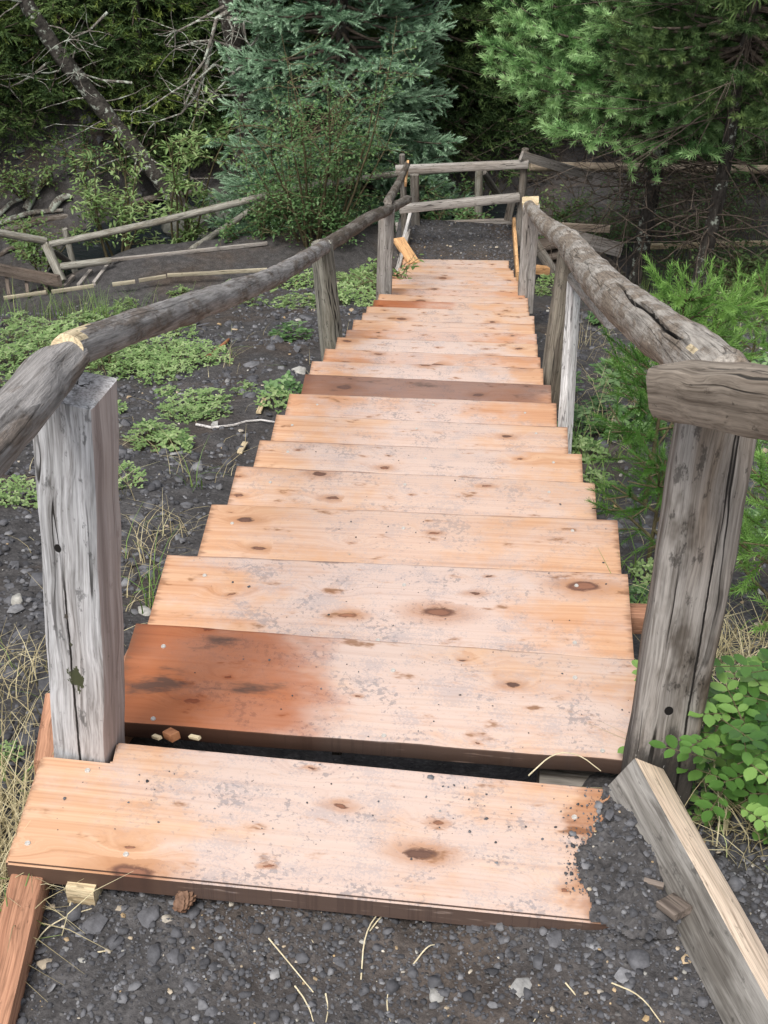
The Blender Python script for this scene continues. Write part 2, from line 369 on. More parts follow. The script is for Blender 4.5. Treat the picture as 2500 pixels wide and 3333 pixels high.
def mat_water():
    t = NT('creek_water'); tc = t.n('TexCoord'); n = t.noise(t.scale(tc.outputs['Object'], (3, 7, 1)), 1, 5, .6)
    foam = t.step(t.noise(t.scale(tc.outputs['Object'], (2.2, 6, 1)), 1, 6, .7), .6, .72)
    base = t.mix(t.math('MULTIPLY', foam, .5), (.012, .016, .018), (.25, .29, .30))
    return t.fin(base, t.math('MULTIPLY_ADD', foam, .4, .08), t.bump(n, .6, .05), .5)

MT = mat_tread()
M_POST1 = mat_wood('grey_post_brown_side', (.44, .44, .45), (.18, .178, .178), (.30, .25, .22), .4, 1.0, 1.0, .85, side=(.42, .335, .30), line=(-.007, .030, .50, .62), spots=((.345, -.004, .015, .085, (.050, .055, .028), False), (.60, .016, .0055, .004, (.010, .009, .008), True), (.415, .004, .004, .02, (.06, .06, .04), False), (.47, .008, .004, .02, (.07, .06, .05), False)))
M_POST = mat_wood('weathered_grey_post', (.33, .325, .315), (.12, .115, .11), (.21, .16, .13), .55, 1.0, 1.0, .85)
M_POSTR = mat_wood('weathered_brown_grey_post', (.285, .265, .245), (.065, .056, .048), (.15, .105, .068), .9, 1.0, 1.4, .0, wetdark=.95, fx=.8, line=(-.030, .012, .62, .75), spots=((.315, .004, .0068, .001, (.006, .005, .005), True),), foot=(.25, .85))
M_POSTD = mat_wood('dark_weathered_post', (.20, .185, .165), (.06, .055, .048), (.13, .10, .07), .5, .9, 1.0, .3)
M_SAWN = mat_wood('brown_sawn_rail', (.28, .235, .19), (.075, .056, .042), (.15, .105, .07), .8, .9, 1.5, 0, fx=.5)
M_BEAM = mat_wood('silver_beam', (.36, .335, .31), (.14, .125, .11), (.22, .17, .13), .45, .8, 1.0)
M_WHITE = mat_wood('bleached_board', (.56, .545, .53), (.28, .26, .25), (.42, .37, .34), .4, .6, 1.0)
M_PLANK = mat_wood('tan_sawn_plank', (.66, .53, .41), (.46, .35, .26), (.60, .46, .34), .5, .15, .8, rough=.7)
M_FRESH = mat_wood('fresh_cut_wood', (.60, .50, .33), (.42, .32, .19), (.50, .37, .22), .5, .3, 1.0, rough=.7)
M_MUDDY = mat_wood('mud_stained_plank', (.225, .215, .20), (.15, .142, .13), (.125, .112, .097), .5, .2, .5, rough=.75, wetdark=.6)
M_RED = mat_wood('reddish_stringer', (.42, .22, .135), (.19, .085, .05), (.30, .14, .08), .5, .4, 1.1)
M_ORANGE = mat_wood('orange_new_board', (.66, .40, .20), (.42, .22, .10), (.55, .30, .14), .5, .2, .9)
M_STEP = mat_wood('muddy_brown_step', (.19, .155, .13), (.09, .072, .06), (.12, .09, .07), .6, .2, .8)
M_LOG = mat_log('weathered_log', (.265, .25, .24), (.115, .09, .072), .35, .5)
M_LOGD = mat_log('dark_barky_log', (.19, .17, .15), (.075, .058, .045), .75, .5)
M_LOGR = mat_log('stripped_log', (.345, .315, .28), (.175, .138, .105), .55, .6)
M_POLE = mat_log('grey_pole', (.27, .26, .225), (.15, .135, .105), .3, .5)
M_EDGE = mat_wood('weathered_edge_board', (.40, .36, .27), (.22, .19, .14), (.28, .23, .16), .5, .4, 1.0)
M_CRACK = mat_plain('crack_rot_and_shade', (.012, .01, .009), (.03, .025, .022))  # inner rot, with the shade of the crack's depth put into its near-black
M_SOIL = mat_soil()
M_STONE = mat_tint('shale_stone', [(0, (.034, .034, .038)), (.45, (.10, .10, .108)), (.72, (.19, .19, .198)), (.86, (.34, .33, .30)), (.95, (.36, .25, .13)), (1, (.48, .45, .39))], .8, 60, .3, 90)
M_BARKD = mat_bark('dark_fir_bark', (.018, .015, .013), (.085, .075, .066), .35)
M_BARKL = mat_bark('lichen_bark', (.02, .017, .015), (.085, .077, .068), .45)
M_TWIG = mat_bark('dry_twig', (.045, .035, .028), (.15, .12, .095))
M_TWIGP = mat_bark('pale_dead_branch', (.06, .052, .045), (.22, .20, .175), .8)
M_STEM = mat_bark('green_brown_stem', (.07, .06, .03), (.17, .14, .08))
M_SPRUCE = mat_tint('blue_spruce_needles', [(0, (.04, .09, .050)), (.5, (.15, .265, .160)), (1, (.35, .51, .35))], .6, 0, .3, 0, .12)
M_FIR = mat_tint('fir_needles', [(0, (.018, .045, .014)), (.42, (.062, .145, .042)), (.75, (.18, .34, .12)), (1, (.32, .50, .22))], .6, 0, .3, 0, .18)
M_FIRD = mat_tint('dark_conifer_needles', [(0, (.014, .032, .011)), (.5, (.042, .080, .024)), (1, (.12, .18, .055))], .65, 0, .25, 0, .12)
M_FIRY = mat_tint('yellow_conifer_needles', [(0, (.035, .065, .014)), (.5, (.12, .18, .035)), (1, (.26, .33, .08))], .65, 0, .25, 0, .2)
M_SAP = mat_tint('sapling_needles', [(0, (.030, .085, .015)), (.5, (.085, .20, .035)), (1, (.22, .38, .10))], .5, 0, .35, 0, .22)
M_LEAF = mat_tint('shrub_leaf', [(0, (.035, .08, .025)), (.5, (.095, .185, .065)), (1, (.22, .33, .15))], .5, 0, .35, 0, .3)
M_LEAFY = mat_tint('bright_herb_leaf', [(0, (.06, .12, .035)), (.5, (.18, .28, .10)), (1, (.36, .45, .22))], .5, 0, .3, 0, .3)
M_LEAFR = mat_tint('rose_leaf', [(0, (.04, .105, .022)), (.5, (.12, .25, .055)), (1, (.26, .42, .12))], .38, 0, .45, 0, .25)
M_GRASSD = mat_tint('dry_grass_blade', [(0, (.16, .13, .07)), (.5, (.40, .34, .20)), (.85, (.58, .52, .34)), (1, (.16, .25, .06))], .7, 0, .2, 0, .15)
M_GRASSG = mat_tint('green_grass_blade', [(0, (.06, .11, .03)), (.6, (.14, .24, .06)), (1, (.34, .36, .14))], .6, 0, .3, 0, .25)
M_CONE = mat_plain('pine_cone_scale', (.07, .035, .02), (.24, .14, .09), 60)
M_CHIP = mat_plain('red_wood_chip', (.22, .08, .035), (.42, .19, .09), 60)
M_METAL = mat_plain('screw_steel', (.30, .28, .25), (.55, .53, .50), 200, .4)
M_WATER = mat_water()
M_ROCK = mat_plain('mossy_boulder', (.028, .03, .026), (.11, .11, .095), 9, .85, .02)

# ------------------------------------------------------------------ object helpers
def link(name, me, mat=None, parent=None, mw=None):
    o = bpy.data.objects.new(name, me); COL.objects.link(o)
    if mat is not None and me is not None and not me.materials: me.materials.append(mat)
    if mw is not None: o.matrix_basis = Matrix(mw)
    if parent is not None:
        o.parent = parent
        o.matrix_basis = Matrix.Translation(-parent.location) @ o.matrix_basis
    return o
def tag(o, label, cat, group=None, kind=None):
    o['label'] = label; o['category'] = cat
    if group: o['group'] = group
    if kind: o['kind'] = kind
    return o
def thing(name, loc, label, cat, group=None):
    o = bpy.data.objects.new(name, None); COL.objects.link(o); o.location = Vector(loc); o.empty_display_size = .05
    return tag(o, label, cat, group)
def raw_mesh(name, V, F, tint=None, smooth=False):
    """big meshes of equal-sided faces straight from numpy"""
    V = np.asarray(V, np.float32); F = np.asarray(F, np.int32); k = F.shape[1]
    me = bpy.data.meshes.new(name)
    me.vertices.add(len(V)); me.vertices.foreach_set('co', V.ravel())
    me.loops.add(F.size); me.loops.foreach_set('vertex_index', F.ravel())
    me.polygons.add(len(F)); me.polygons.foreach_set('loop_start', np.arange(0, F.size, k, dtype=np.int32))
    if smooth: me.polygons.foreach_set('use_smooth', np.ones(len(F), bool))
    if tint is not None:
        a = me.attributes.new('tint', 'FLOAT_COLOR', 'POINT'); c = np.ones((len(V), 4), np.float32); c[:, 0] = tint; c[:, 1] = tint
        a.data.foreach_set('color', c.ravel())
    me.update(calc_edges=True); me.validate(); return me
def frame_from(p0, p1, upv=(0, 0, 1)):
    x = np.array(p1, float)-np.array(p0, float); L = np.linalg.norm(x); x /= L
    u = np.array(upv, float); u = u-x*np.dot(u, x); u /= np.linalg.norm(u); y = np.cross(u, x)
    m = np.eye(4); m[:3, 0] = x; m[:3, 1] = y; m[:3, 2] = u; m[:3, 3] = p0
    return m, L
def sweep(name, prof_fn, n, L, caps=True, bend=None, slant=(0, 0), smooth=True):
    """closed profile swept along local +X"""
    V = []; F = []; K = None
    for i in range(n+1):
        u = i/n; pr = prof_fn(u); K = len(pr)
        by, bz = bend(u) if bend else (0, 0)
        for (y, z) in pr:
            sx = slant[0]*y*(1-u)+slant[1]*y*u
            V.append((u*L+sx, y+by, z+bz))
    for i in range(n):
        for j in range(K):
            a = i*K+j; b = i*K+(j+1) % K; F.append((a, b, b+K, a+K))
    if caps:
        F.append(tuple(range(K-1, -1, -1))); F.append(tuple(n*K+j for j in range(K)))
    me = bpy.data.meshes.new(name); me.from_pydata(V, [], F); me.update()
    if smooth:
        for p in me.polygons: p.use_smooth = True
    return me
def rrect(w_, t_, r, ns=3):
    pts = []
    for cx, cy, a0 in ((w_/2-r, t_/2-r, 0), (-w_/2+r, t_/2-r, 90), (-w_/2+r, -t_/2+r, 180), (w_/2-r, -t_/2+r, 270)):
        for k in range(ns):
            a = RAD(a0+90*k/(ns-1)); pts.append((cx+r*math.cos(a), cy+r*math.sin(a)))
    return pts
SEED = [0]
def beam(name, p0, p1, w_, t_, mat, parent=None, upv=(0, 0, 1), r=None, jit=.0015, n=None, slant=(0, 0), taper=1.0):
    """sawn timber from p0 to p1: w_ across, t_ along upv"""
    SEED[0] += 1; s = SEED[0]*3.7
    m, L = frame_from(p0, p1, upv); n = n or max(4, min(40, int(L/.04))); r = r or min(w_, t_)*.09
    P = rrect(w_, t_, r)
    def pf(u):
        k = 1+(taper-1)*u
        return [(y*k+jit*noise.noise((u*L*9+s, y*30, z*30)), z*k+jit*noise.noise((u*L*9-s, z*30+5, y*30))) for y, z in P]
    me = sweep(name, pf, n, L, slant=slant)
    me.set_sharp_from_angle(angle=RAD(38))
    return link(name, me, mat, parent, m)
def log_obj(name, pts, rads, mat, parent=None, ns=20, n=None, rough=.08, groove=None, mats=None, facemat=None):
    """a pole along 3-D points with radii; its own X axis runs along it"""
    SEED[0] += 1; s = SEED[0]*5.3
    P = [np.array(p, float) for p in pts]; m, L = frame_from(P[0], P[-1], (0.03, .02, 1) if abs((P[-1]-P[0])[2]) < .9*np.linalg.norm(P[-1]-P[0]) else (0, -1, .02))
    inv = np.linalg.inv(m); Q = [(inv @ np.append(p, 1))[:3] for p in P]
    xs = np.array([q[0] for q in Q]); n = n or max(6, min(110, int(L/.035)))
    xx = np.linspace(0, L, n+1)
    # smooth interpolation
    def cub(vals):
        if len(Q) < 3: return np.interp(xx, xs, vals)
        k = np.gradient(np.array(vals), xs); o = []
        for x in xx:
            i = min(max(np.searchsorted(xs, x)-1, 0), len(xs)-2); h = xs[i+1]-xs[i]; t = (x-xs[i])/h
            o.append((2*t**3-3*t*t+1)*vals[i]+(t**3-2*t*t+t)*h*k[i]+(-2*t**3+3*t*t)*vals[i+1]+(t**3-t*t)*h*k[i+1])
        return np.array(o)
    ys = cub([q[1] for q in Q]); zs = cub([q[2] for q in Q]); rr = np.interp(xx, xs, rads)
    def pf(u):
        i = u*n; i0 = int(round(i)); o = []
        for j in range(ns):
            a = 2*math.pi*j/ns; c, sn = math.cos(a), math.sin(a)
            k = 1+rough*noise.noise((xx[i0]*4+s, c*1.2, sn*1.2))+rough*.5*noise.noise((xx[i0]*14+s, c*2.5, sn*2.5))
            if groove: k -= groove(u, math.degrees(a))
            e = 1.0
            if i0 == 0 or i0 == n: e = .90
            o.append((rr[i0]*k*e*c, rr[i0]*k*e*sn))
        return o
    me = sweep(name, pf, n, L, bend=lambda u: (ys[int(round(u*n))], zs[int(round(u*n))]))
    if mats:
        for mm in mats: me.materials.append(mm)
        for p in me.polygons:
            c = p.center; u = c[0]/L; i0 = min(n, max(0, int(round(u*n))))
            a = math.degrees(math.atan2(c[2]-zs[i0], c[1]-ys[i0])) % 360
            p.material_index = facemat(u, a)
    me.set_sharp_from_angle(angle=RAD(60))
    return link(name, me, mat, parent, m)
def tubes(name, lines, mat, parent=None, ns=4, loc=(0, 0, 0)):
    """many thin limbs of ONE plant: lines = [(points, r0, r1)]"""
    V = []; F = []
    for pts, r0, r1 in lines:
        P = np.array(pts, float); n = len(P)
        T = np.gradient(P, axis=0); T /= np.linalg.norm(T, axis=1)[:, None]+1e-9
        ref = np.array([0, 0, 1.0]) if abs(T[0][2]) < .9 else np.array([1.0, 0, 0])
        A = np.cross(T, ref); A /= np.linalg.norm(A, axis=1)[:, None]+1e-9; B = np.cross(T, A)
        rr = np.linspace(r0, r1, n); b0 = len(V)
        for i in range(n):
            for j in range(ns):
                a = 2*math.pi*j/ns; V.append(P[i]+rr[i]*(math.cos(a)*A[i]+math.sin(a)*B[i]))
        for i in range(n-1):
            for j in range(ns):
                a = b0+i*ns+j; b = b0+i*ns+(j+1) % ns; F.append((a, b, b+ns, a+ns))
    me = raw_mesh(name, np.array(V)-np.array(loc), F, smooth=True)
    return link(name, me, mat, parent, Matrix.Translation(loc))
def merged(name, tv, tf, pos, R, scl, tint, mat, parent=None, loc=(0, 0, 0), smooth=False, tintv=None):
    """one mesh out of many copies of a small template"""
    N = len(pos); nv = len(tv)
    V = np.einsum('nij,vj->nvi', R, tv)*np.asarray(scl)[:, None, None]+np.asarray(pos)[:, None, :]-np.array(loc)
    F = (tf[None]+(np.arange(N)*nv)[:, None, None]).reshape(-1, tf.shape[1])
    tt = np.repeat(np.asarray(tint), nv)
    if tintv is not None: tt = np.clip(tt+np.tile(tintv, N), 0, 1)
    me = raw_mesh(name, V.reshape(-1, 3), F, tt, smooth)
    return link(name, me, mat, parent, Matrix.Translation(loc))
def rot_to(D, U=None, roll=None):
    """rotation matrices whose X axis is D"""
    D = np.asarray(D, float); D = D/(np.linalg.norm(D, axis=1)[:, None]+1e-9)
    if U is None: U = np.tile([0, 0, 1.0], (len(D), 1))
    U = U+1e-3*RNG.normal(size=D.shape)
    Yv = np.cross(U, D); Yv /= np.linalg.norm(Yv, axis=1)[:, None]+1e-9; Zv = np.cross(D, Yv)
    if roll is not None:
        c, s = np.cos(roll)[:, None], np.sin(roll)[:, None]; Yv, Zv = c*Yv+s*Zv, -s*Yv+c*Zv
    return np.stack([D, Yv, Zv], axis=2)
def rot_z(a, tilt=0.0):
    N = len(a); c, s = np.cos(a), np.sin(a); R = np.zeros((N, 3, 3)); R[:, 0, 0] = c; R[:, 0, 1] = -s; R[:, 1, 0] = s; R[:, 1, 1] = c; R[:, 2, 2] = 1
    if np.any(tilt):
        ax = RNG.uniform(0, 6.28, N); t = RNG.normal(0, 1, N)*tilt; u = np.stack([np.cos(ax), np.sin(ax), 0*ax], 1)
        K = np.zeros((N, 3, 3)); K[:, 0, 2] = u[:, 1]; K[:, 1, 2] = -u[:, 0]; K[:, 2, 0] = -u[:, 1]; K[:, 2, 1] = u[:, 0]
        R = (np.eye(3)[None]+np.sin(t)[:, None, None]*K+(1-np.cos(t))[:, None, None]*(K @ K)) @ R
    return R

# ------------------------------------------------------------------ ground
def build_ground():
    ys = [-4.0]
    while ys[-1] < 34:
        y = ys[-1]; ys.append(y+max(.014 if y > .75 else .09, .011*max(y, 0)*1.0+.004))
    ys = np.array(ys)
    s = np.linspace(-1, 1, 331); xs = np.sign(s)*(2.2*np.abs(s)+12.5*np.abs(s)**3.2)-.1
    X, Y = np.meshgrid(xs, ys)
    Zg = gz(X, Y)
    V = np.stack([X, Y, Zg], -1).reshape(-1, 3); nx = len(xs); ny = len(ys)
    i, j = np.meshgrid(np.arange(ny-1), np.arange(nx-1), indexing='ij'); a = (i*nx+j).ravel()
    F = np.stack([a, a+1, a+1+nx, a+nx], 1)
    o = link('ground', raw_mesh('ground', V, F, smooth=True), M_SOIL); o['kind'] = 'structure'
    # creek
    me = bpy.data.meshes.new('creek_water'); me.from_pydata([(-4.6, 13.6, -6.02), (1.2, 13.6, -6.02), (1.2, 17.4, -6.02), (-4.6, 17.4, -6.02)], [], [(0, 1, 2, 3)])
    o = link('creek_water', me, M_WATER); o['kind'] = 'structure'
build_ground()

# ------------------------------------------------------------------ staircase
LFT = {2: (443, 2027), 3: (545, 1804), 4: (690, 1637), 5: (772, 1515.5), 6: (846, 1432), 7: (901, 1347), 8: (943, 1279), 9: (994, 1218), 10: (1016, 1174), 11: (1059.5, 1133), 12: (1098.6, 1097), 13: (1129, 1072.6), 14: (1152, 1039), 15: (1181, 1017), 16: (1195, 996.7), 17: (1216.6, 974.7), 18: (1234, 956), 19: (1247, 936.7), 20: (1252.6, 923), 21: (1261.7, 905), 22: (1269.5, 894), 23: (1283, 884), 24: (1297, 871), 25: (1311, 860), 26: (1311, 842.7)}
RGT = {2: (2085, 2144), 3: (2043, 1865), 4: (2010, 1694), 5: (1936, 1570), 6: (1893.5, 1475), 7: (1847, 1390), 8: (1811, 1311.6), 9: (1793.6, 1251), 10: (1768, 1198), 11: (1759, 1163), 12: (1750, 1119), 13: (1747, 1085.6), 14: (1740.5, 1055.4), 15: (1739, 1027.6), 16: (1723, 1014), 17: (1720, 991.6), 18: (1719, 969), 19: (1709, 950), 20: (1690, 930), 21: (1687, 914), 22: (1681.7, 901.5), 23: (1673, 890.5), 24: (1672, 880), 25: (1662, 873), 26: (1656.6, 847)}
def y_of(k): return 1.232+.431*k
stair = thing('timber_staircase', (-.12, 1.6, -.16), 'long wooden staircase of new cedar plank treads running down to the gravel landing', 'staircase')
screw_me = bpy.data.meshes.new('screw')
bm = bmesh.new(); bmesh.ops.create_cone(bm, segments=8, radius1=.0052, radius2=.004, depth=.0024, cap_ends=True); bm.to_mesh(screw_me); bm.free(); screw_me.materials.append(M_METAL)
BT = .295
DARK = {2: (.50, .3, .75), 9: (.95, 1.0, .35), 17: (.62, .2, .3), 13: (.0, 1.0, .5), 11: (.0, .9, .5), 19: (0, .9, .4), 4: (.0, .3, .35), 5: (.0, .2, .5)}
treads = {}
for k in range(2, 27):
    A = at_y(*LFT[k], y_of(k)); B = at_y(*RGT[k], y_of(k))
    depth = BT*(1 if k > 2 else .87); slope = .045 + (.012*math.sin(k*2.7))
    # local frame: X along the tread, Y away from the viewer (nosing at y=0), Z up
    x = B-A; L = np.linalg.norm(x); x /= L
    yv = np.array([0, 1.0, slope]); yv -= x*np.dot(x, yv); yv /= np.linalg.norm(yv); z = np.cross(x, yv)
    m = np.eye(4); m[:3, 0] = x; m[:3, 1] = yv; m[:3, 2] = z; m[:3, 3] = A
    th = .040; P = [(yy-depth/2, zz-th/2) for yy, zz in rrect(depth, th, .0045)]
    cup = random.uniform(-.002, .002)
    def pf(u, P=P, k=k, cup=cup, depth=depth):
        o = []
        for yy, zz in P:
            e = .0022*noise.noise((u*9+k*7.7, yy*20, zz*10))
            o.append((yy+e+(.006*(u-.5)*math.sin(k*1.9)), zz+.4*e+cup*math.sin(math.pi*(-yy/depth))))
        return o
    me = sweep('tread', pf, 24, L); me.set_sharp_from_angle(angle=RAD(40))
    o = link('tread', me, MT, stair, m)
    dk = DARK.get(k, (0.0, random.uniform(0, .7), random.uniform(.35, .8))); o.color = (*dk, 9)
    if k == 2: o['label'] = 'tread with a dark red wet stain at its left end'
    if k == 9: o['label'] = 'dark brown wet stained tread'
    if k == 17: o['label'] = 'tread with black smudges across it'
    treads[k] = (o, m, L)
    if k < 9:
        for sx in (.09, L/2+.02*math.sin(k), L-.10):
            for sy in (-.06, -.225):
                q = link('screw', screw_me, None, o); q.location = (sx+random.uniform(-.03, .03), sy+random.uniform(-.02, .02), .0008)
# first tread: notched round the left post
ZT1 = -.12
out = [at_z(15, 2808, ZT1), at_z(2190, 3026, ZT1), at_z(2120, 2578, ZT1), at_z(380, 2412, ZT1), at_z(365, 2480, ZT1), at_z(135, 2456, ZT1)]
m, L = frame_from(out[0], out[1]); inv = np.linalg.inv(m)
loc2 = [(inv @ np.append(p, 1))[:3] for p in out]
# origin at the far left so that Y runs like the other treads'
T1W = max(p[1] for p in loc2)+.001; m2 = m.copy(); m2[:3, 3] = m[:3, 3]+m[:3, 1]*T1W
bm = bmesh.new(); vs = [bm.verts.new((p[0], p[1]-T1W, 0)) for p in loc2]; f = bm.faces.new(vs)
r = bmesh.ops.extrude_face_region(bm, geom=[f]); nv = [e for e in r['geom'] if isinstance(e, bmesh.types.BMVert)]
bmesh.ops.translate(bm, vec=(0, 0, -.042), verts=nv); bmesh.ops.recalc_face_normals(bm, faces=bm.faces)
bmesh.ops.bevel(bm, geom=[e for e in bm.edges], offset=.004, segments=2, affect='EDGES')
me = bpy.data.meshes.new('tread'); bm.to_mesh(me); bm.free()
t1 = link('tread', me, MT, stair, m2); t1.color = (0, .15, .75, .86); t1['label'] = 'notched first tread half covered by grit at its right end'
for px, py in ((285, 2508), (410, 2781), (90, 2745), (1870, 2660)):
    p = at_z(px, py, ZT1); lp = np.linalg.inv(m2) @ np.append(p, 1)
    q = link('screw', screw_me, None, t1); q.location = (lp[0], lp[1], .0008)
# stringers and cleats
def nosing_z(y): return -.434*(y-1.663)
for x0, mt_ in ((-.50, M_POSTD), (-.02, M_POSTD), (.22, M_POSTD)):
    beam('stringer', (x0, 2.35, nosing_z(2.35)-.235), (x0, 12.3, nosing_z(12.3)-.235), .05, .14, mt_, stair)
beam('stringer', (-.63, 1.32, -.24), (-.57, 2.1, -.30), .055, .09, M_RED, stair)
a, b = at_z(150, 2700, -.20), at_z(60, 3100, -.21)
beam('stringer', at_z(122, 2800, -.185), at_z(-25, 3420, -.185), .05, .08, M_RED, stair)
beam('stringer', at_z(185, 2300, -.21), at_z(150, 2520, -.19), .035, .06, M_RED, stair)
p = at_y(2075, 2012, 2.46); beam('cleat', p+np.array([-.05, 0, -.004]), p+np.array([.035, 0, 0]), .05, .05, M_RED, stair)
beam('riser_post', at_z(1100, 2440, -.5), at_z(1100, 2440, -.5)+np.array([0, 0, .26]), .02, .03, M_POSTD, stair, upv=(0, 1, 0))
beam('cross_timber', at_z(1750, 2560, -.36), at_z(2010, 2585, -.36), .10, .09, M_POSTD, stair)

# ------------------------------------------------------------------ handrails
def post_sq(name, top, bot, w_, t_, mat, parent, **kw): return beam(name, bot, top, w_, t_, mat, parent, upv=kw.pop('upv', (0, -1, 0)), **kw)
lh = thing('log_handrail', (-.62, 1.7, -.2), 'grey peeled log handrail on weathered posts left of the stairs', 'handrail')
YB = 1.695
bot = at_y(283, 2470, YB)-np.array([0, 0, .12]); top = at_y(238, 1262, YB)
ang = RAD(-10)
post_sq('post', top, bot, .094, .088, M_POST1, lh, upv=(math.sin(ang), -math.cos(ang), 0), r=.006, jit=.004, n=40)
A = at_y(218, 1140, YB-.02); B = at_y(1056, 803, 6.5)
L2 = [A]+[at_vp(px, py, A, B) for px, py in ((340, 1098), (480, 1048), (620, 1003), (760, 952), (880, 905), (980, 850))]+[B]
log_obj('rail', L2, [.024, .0255, .027, .030, .031, .032, .033, .034], M_LOG, lh, ns=28, rough=.13,
        mats=[M_LOG, M_FRESH], facemat=lambda u, a: 1 if (u < .014+.008*math.sin(a*.09)+.004*math.sin(a*.31) and 40 < a < 140) else 0)
L1 = [at_y(236, 1166, YB-.01), at_y(180, 1205, YB-.05), at_y(95, 1300, YB-.17), at_y(0, 1405, YB-.29), at_y(-190, 1610, YB-.48)]
log_obj('rail', L1, [.027, .034, .036, .036, .036], M_LOG, lh, ns=28, rough=.2)
pt = at_y(1046, 792, 6.52); pb = at_y(1090, 1150, 6.52)-np.array([0, 0, .12])
log_obj('post', [pb, pt], [.062, .055], M_POSTD if False else mat_wood('greenish_round_post', (.25, .24, .205), (.10, .095, .08), (.15, .13, .09), .5, 1.0, .8), lh, ns=24, rough=.03)
C = at_y(1262, 683, 9.15); D = at_y(1330, 648, 10.3)
L3 = [at_y(1050, 806, 6.5), at_vp(1120, 764, B, C), at_vp(1195, 714, B, C), C, D]
log_obj('rail', L3, [.036, .038, .038, .036, .032], M_LOGD, lh, ns=18, rough=.16)
p3t = at_y(1259, 684, 9.22); p3b = at_y(1249, 962, 9.22)-np.array([0, 0, .15])
post_sq('post', p3t, p3b, .105, .09, M_BEAM, lh, r=.006)
log_obj('rail', [at_y(1262, 658, 9.25), at_y(1300, 590, 11.2), at_y(1327, 532, 12.75)], [.032, .03, .028], M_LOGD, lh, ns=14, rough=.12)

rh = thing('log_handrail', (.5, 1.8, -.2), 'thick cracked log handrail on sawn posts right of the stairs', 'handrail')
YR = 1.76
bot = at_y(2140, 2520, YR)-np.array([0, 0, .12]); top = at_y(2344, 1300, YR)
ang = RAD(-3)
post_sq('post', top, bot, .108, .10, M_POSTR, rh, upv=(math.sin(ang), -math.cos(ang), 0), r=.009, jit=.004, n=40)
A = at_y(2372, 1250, YR-.02); B = at_y(1858, 800, 5.6)
R1 = [A]+[at_vp(px, py, A, B) for px, py in ((2230, 1136), (2120, 1060), (2025, 985), (1945, 905))]+[B]
def crack(u, a):
    if .05 < u < .40:
        c = 34+75*u+4*math.sin(u*40); dd = abs(a-c); wd = 7*min(1, (u-.05)*14, (.40-u)*6)
        return .34*max(0, 1-dd/max(wd, .1))
    return 0
def crackm(u, a):
    if .055 < u < .39 and abs(a-(34+75*u+4*math.sin(u*40))) < 4.2*min(1, (u-.05)*14, (.40-u)*6): return 1
    return 2 if (.03 < u < .05 and 32 < a < 46) else 0
log_obj('rail', R1, [.043, .046, .050, .053, .054, .055], M_LOGR, rh, ns=84, n=110, rough=.10, groove=crack, mats=[M_LOGR, M_CRACK, M_FRESH], facemat=crackm)
p0, p1 = at_y(2206, 1268, YR-.06), at_y(2600, 1322, YR-.42)
beam('rail', p0, p1+(p1-p0)*.4, .085, .072, M_SAWN, rh, upv=(0, -.35, 1), r=.016, jit=.004)
pt = at_y(1862, 800, 5.62); pb = at_y(1800, 1245, 5.62)-np.array([0, 0, .12])
log_obj('post', [pb, pt], [.060, .056], mat_wood('brown_round_post', (.24, .215, .175), (.10, .085, .07), (.16, .125, .09), .5, .9, .8), rh, ns=24, rough=.03)
C = at_y(1722, 668, 9.3)
R2 = [at_y(1858, 790, 5.62), at_vp(1815, 762, B, C), at_vp(1765, 722, B, C), C]
log_obj('rail', R2, [.052, .050, .046, .036], M_LOGR, rh, ns=20, rough=.09)
log_obj('lower_rail', [at_y(1868, 905, 5.5), at_y(1990, 1045, 4.2)], [.03, .03], M_BEAM, rh, ns=12)
p3t = at_y(1730, 672, 9.42); p3b = at_y(1714, 948, 9.42)-np.array([0, 0, .15])
post_sq('post', p3t, p3b, .115, .10, M_BEAM, rh, r=.006)
beam('cap_block', at_y(1728, 678, 9.5), at_y(1727, 650, 9.5), .115, .11, M_FRESH, rh, upv=(0, -1, 0))
beam('brace', at_y(1838, 1475, 4.62)-np.array([0, 0, .06]), at_y(1869, 922, 5.45), .052, .035, M_WHITE, rh, upv=(.35, -1, 0), r=.003)

# ------------------------------------------------------------------ landing
lr = thing('landing_railing', (-.1, 13.2, -4.76), 'grey timber railing around the gravel landing at the foot of the stairs', 'railing')
def rpost(pa, pb, Y, r, mat, par, name='post'): log_obj(name, [at_y(*pb, Y)-np.array([0, 0, .25]), at_y(*pa, Y)], [r*1.05, r], mat, par, ns=14, rough=.04)
rpost((1309, 503), (1322, 765), 13.05, .030, M_POSTD, lr)
post_sq('post', at_y(1349, 566, 13.35), at_y(1357, 762, 13.35)-np.array([0, 0, .1]), .082, .08, M_POSTD, lr)
rpost((1710, 484), (1690, 785), 13.05, .036, M_POSTD, lr)
beam('rail', at_y(1288, 552, 12.95), at_y(1720, 534, 13.0), .05, .075, M_BEAM, lr)
beam('rail', at_y(1300, 680, 12.75), at_y(1690, 642, 13.0), .06, .075, M_BEAM, lr)
beam('kick_board', at_y(1288, 738, 13.45), at_y(1670, 724, 13.5), .035, .085, M_BEAM, lr)
beam('rail', at_y(1697, 506, 12.97), at_y(1928, 574, 13.6), .03, .085, M_BEAM, lr)
post_sq('strut', at_y(1666, 655, 13.3), at_y(1652, 715, 13.3), .07, .05, M_POSTD, lr)
beam('board', at_y(1328, 528, 12.6), at_y(1320, 600, 12.3), .02, .05, M_ORANGE, lr, upv=(0, 1, .2))
beam('edge_board', at_z(1672, 722, -4.66), at_z(1684, 900, -4.66), .03, .10, M_ORANGE, lr)
beam('edge_board', at_z(1330, 760, -4.68), at_z(1282, 930, -4.72), .04, .10, M_BEAM, lr)
beam('edge_board', at_z(1338, 690, -4.5), at_z(1312, 790, -4.72), .03, .05, M_WHITE, lr)
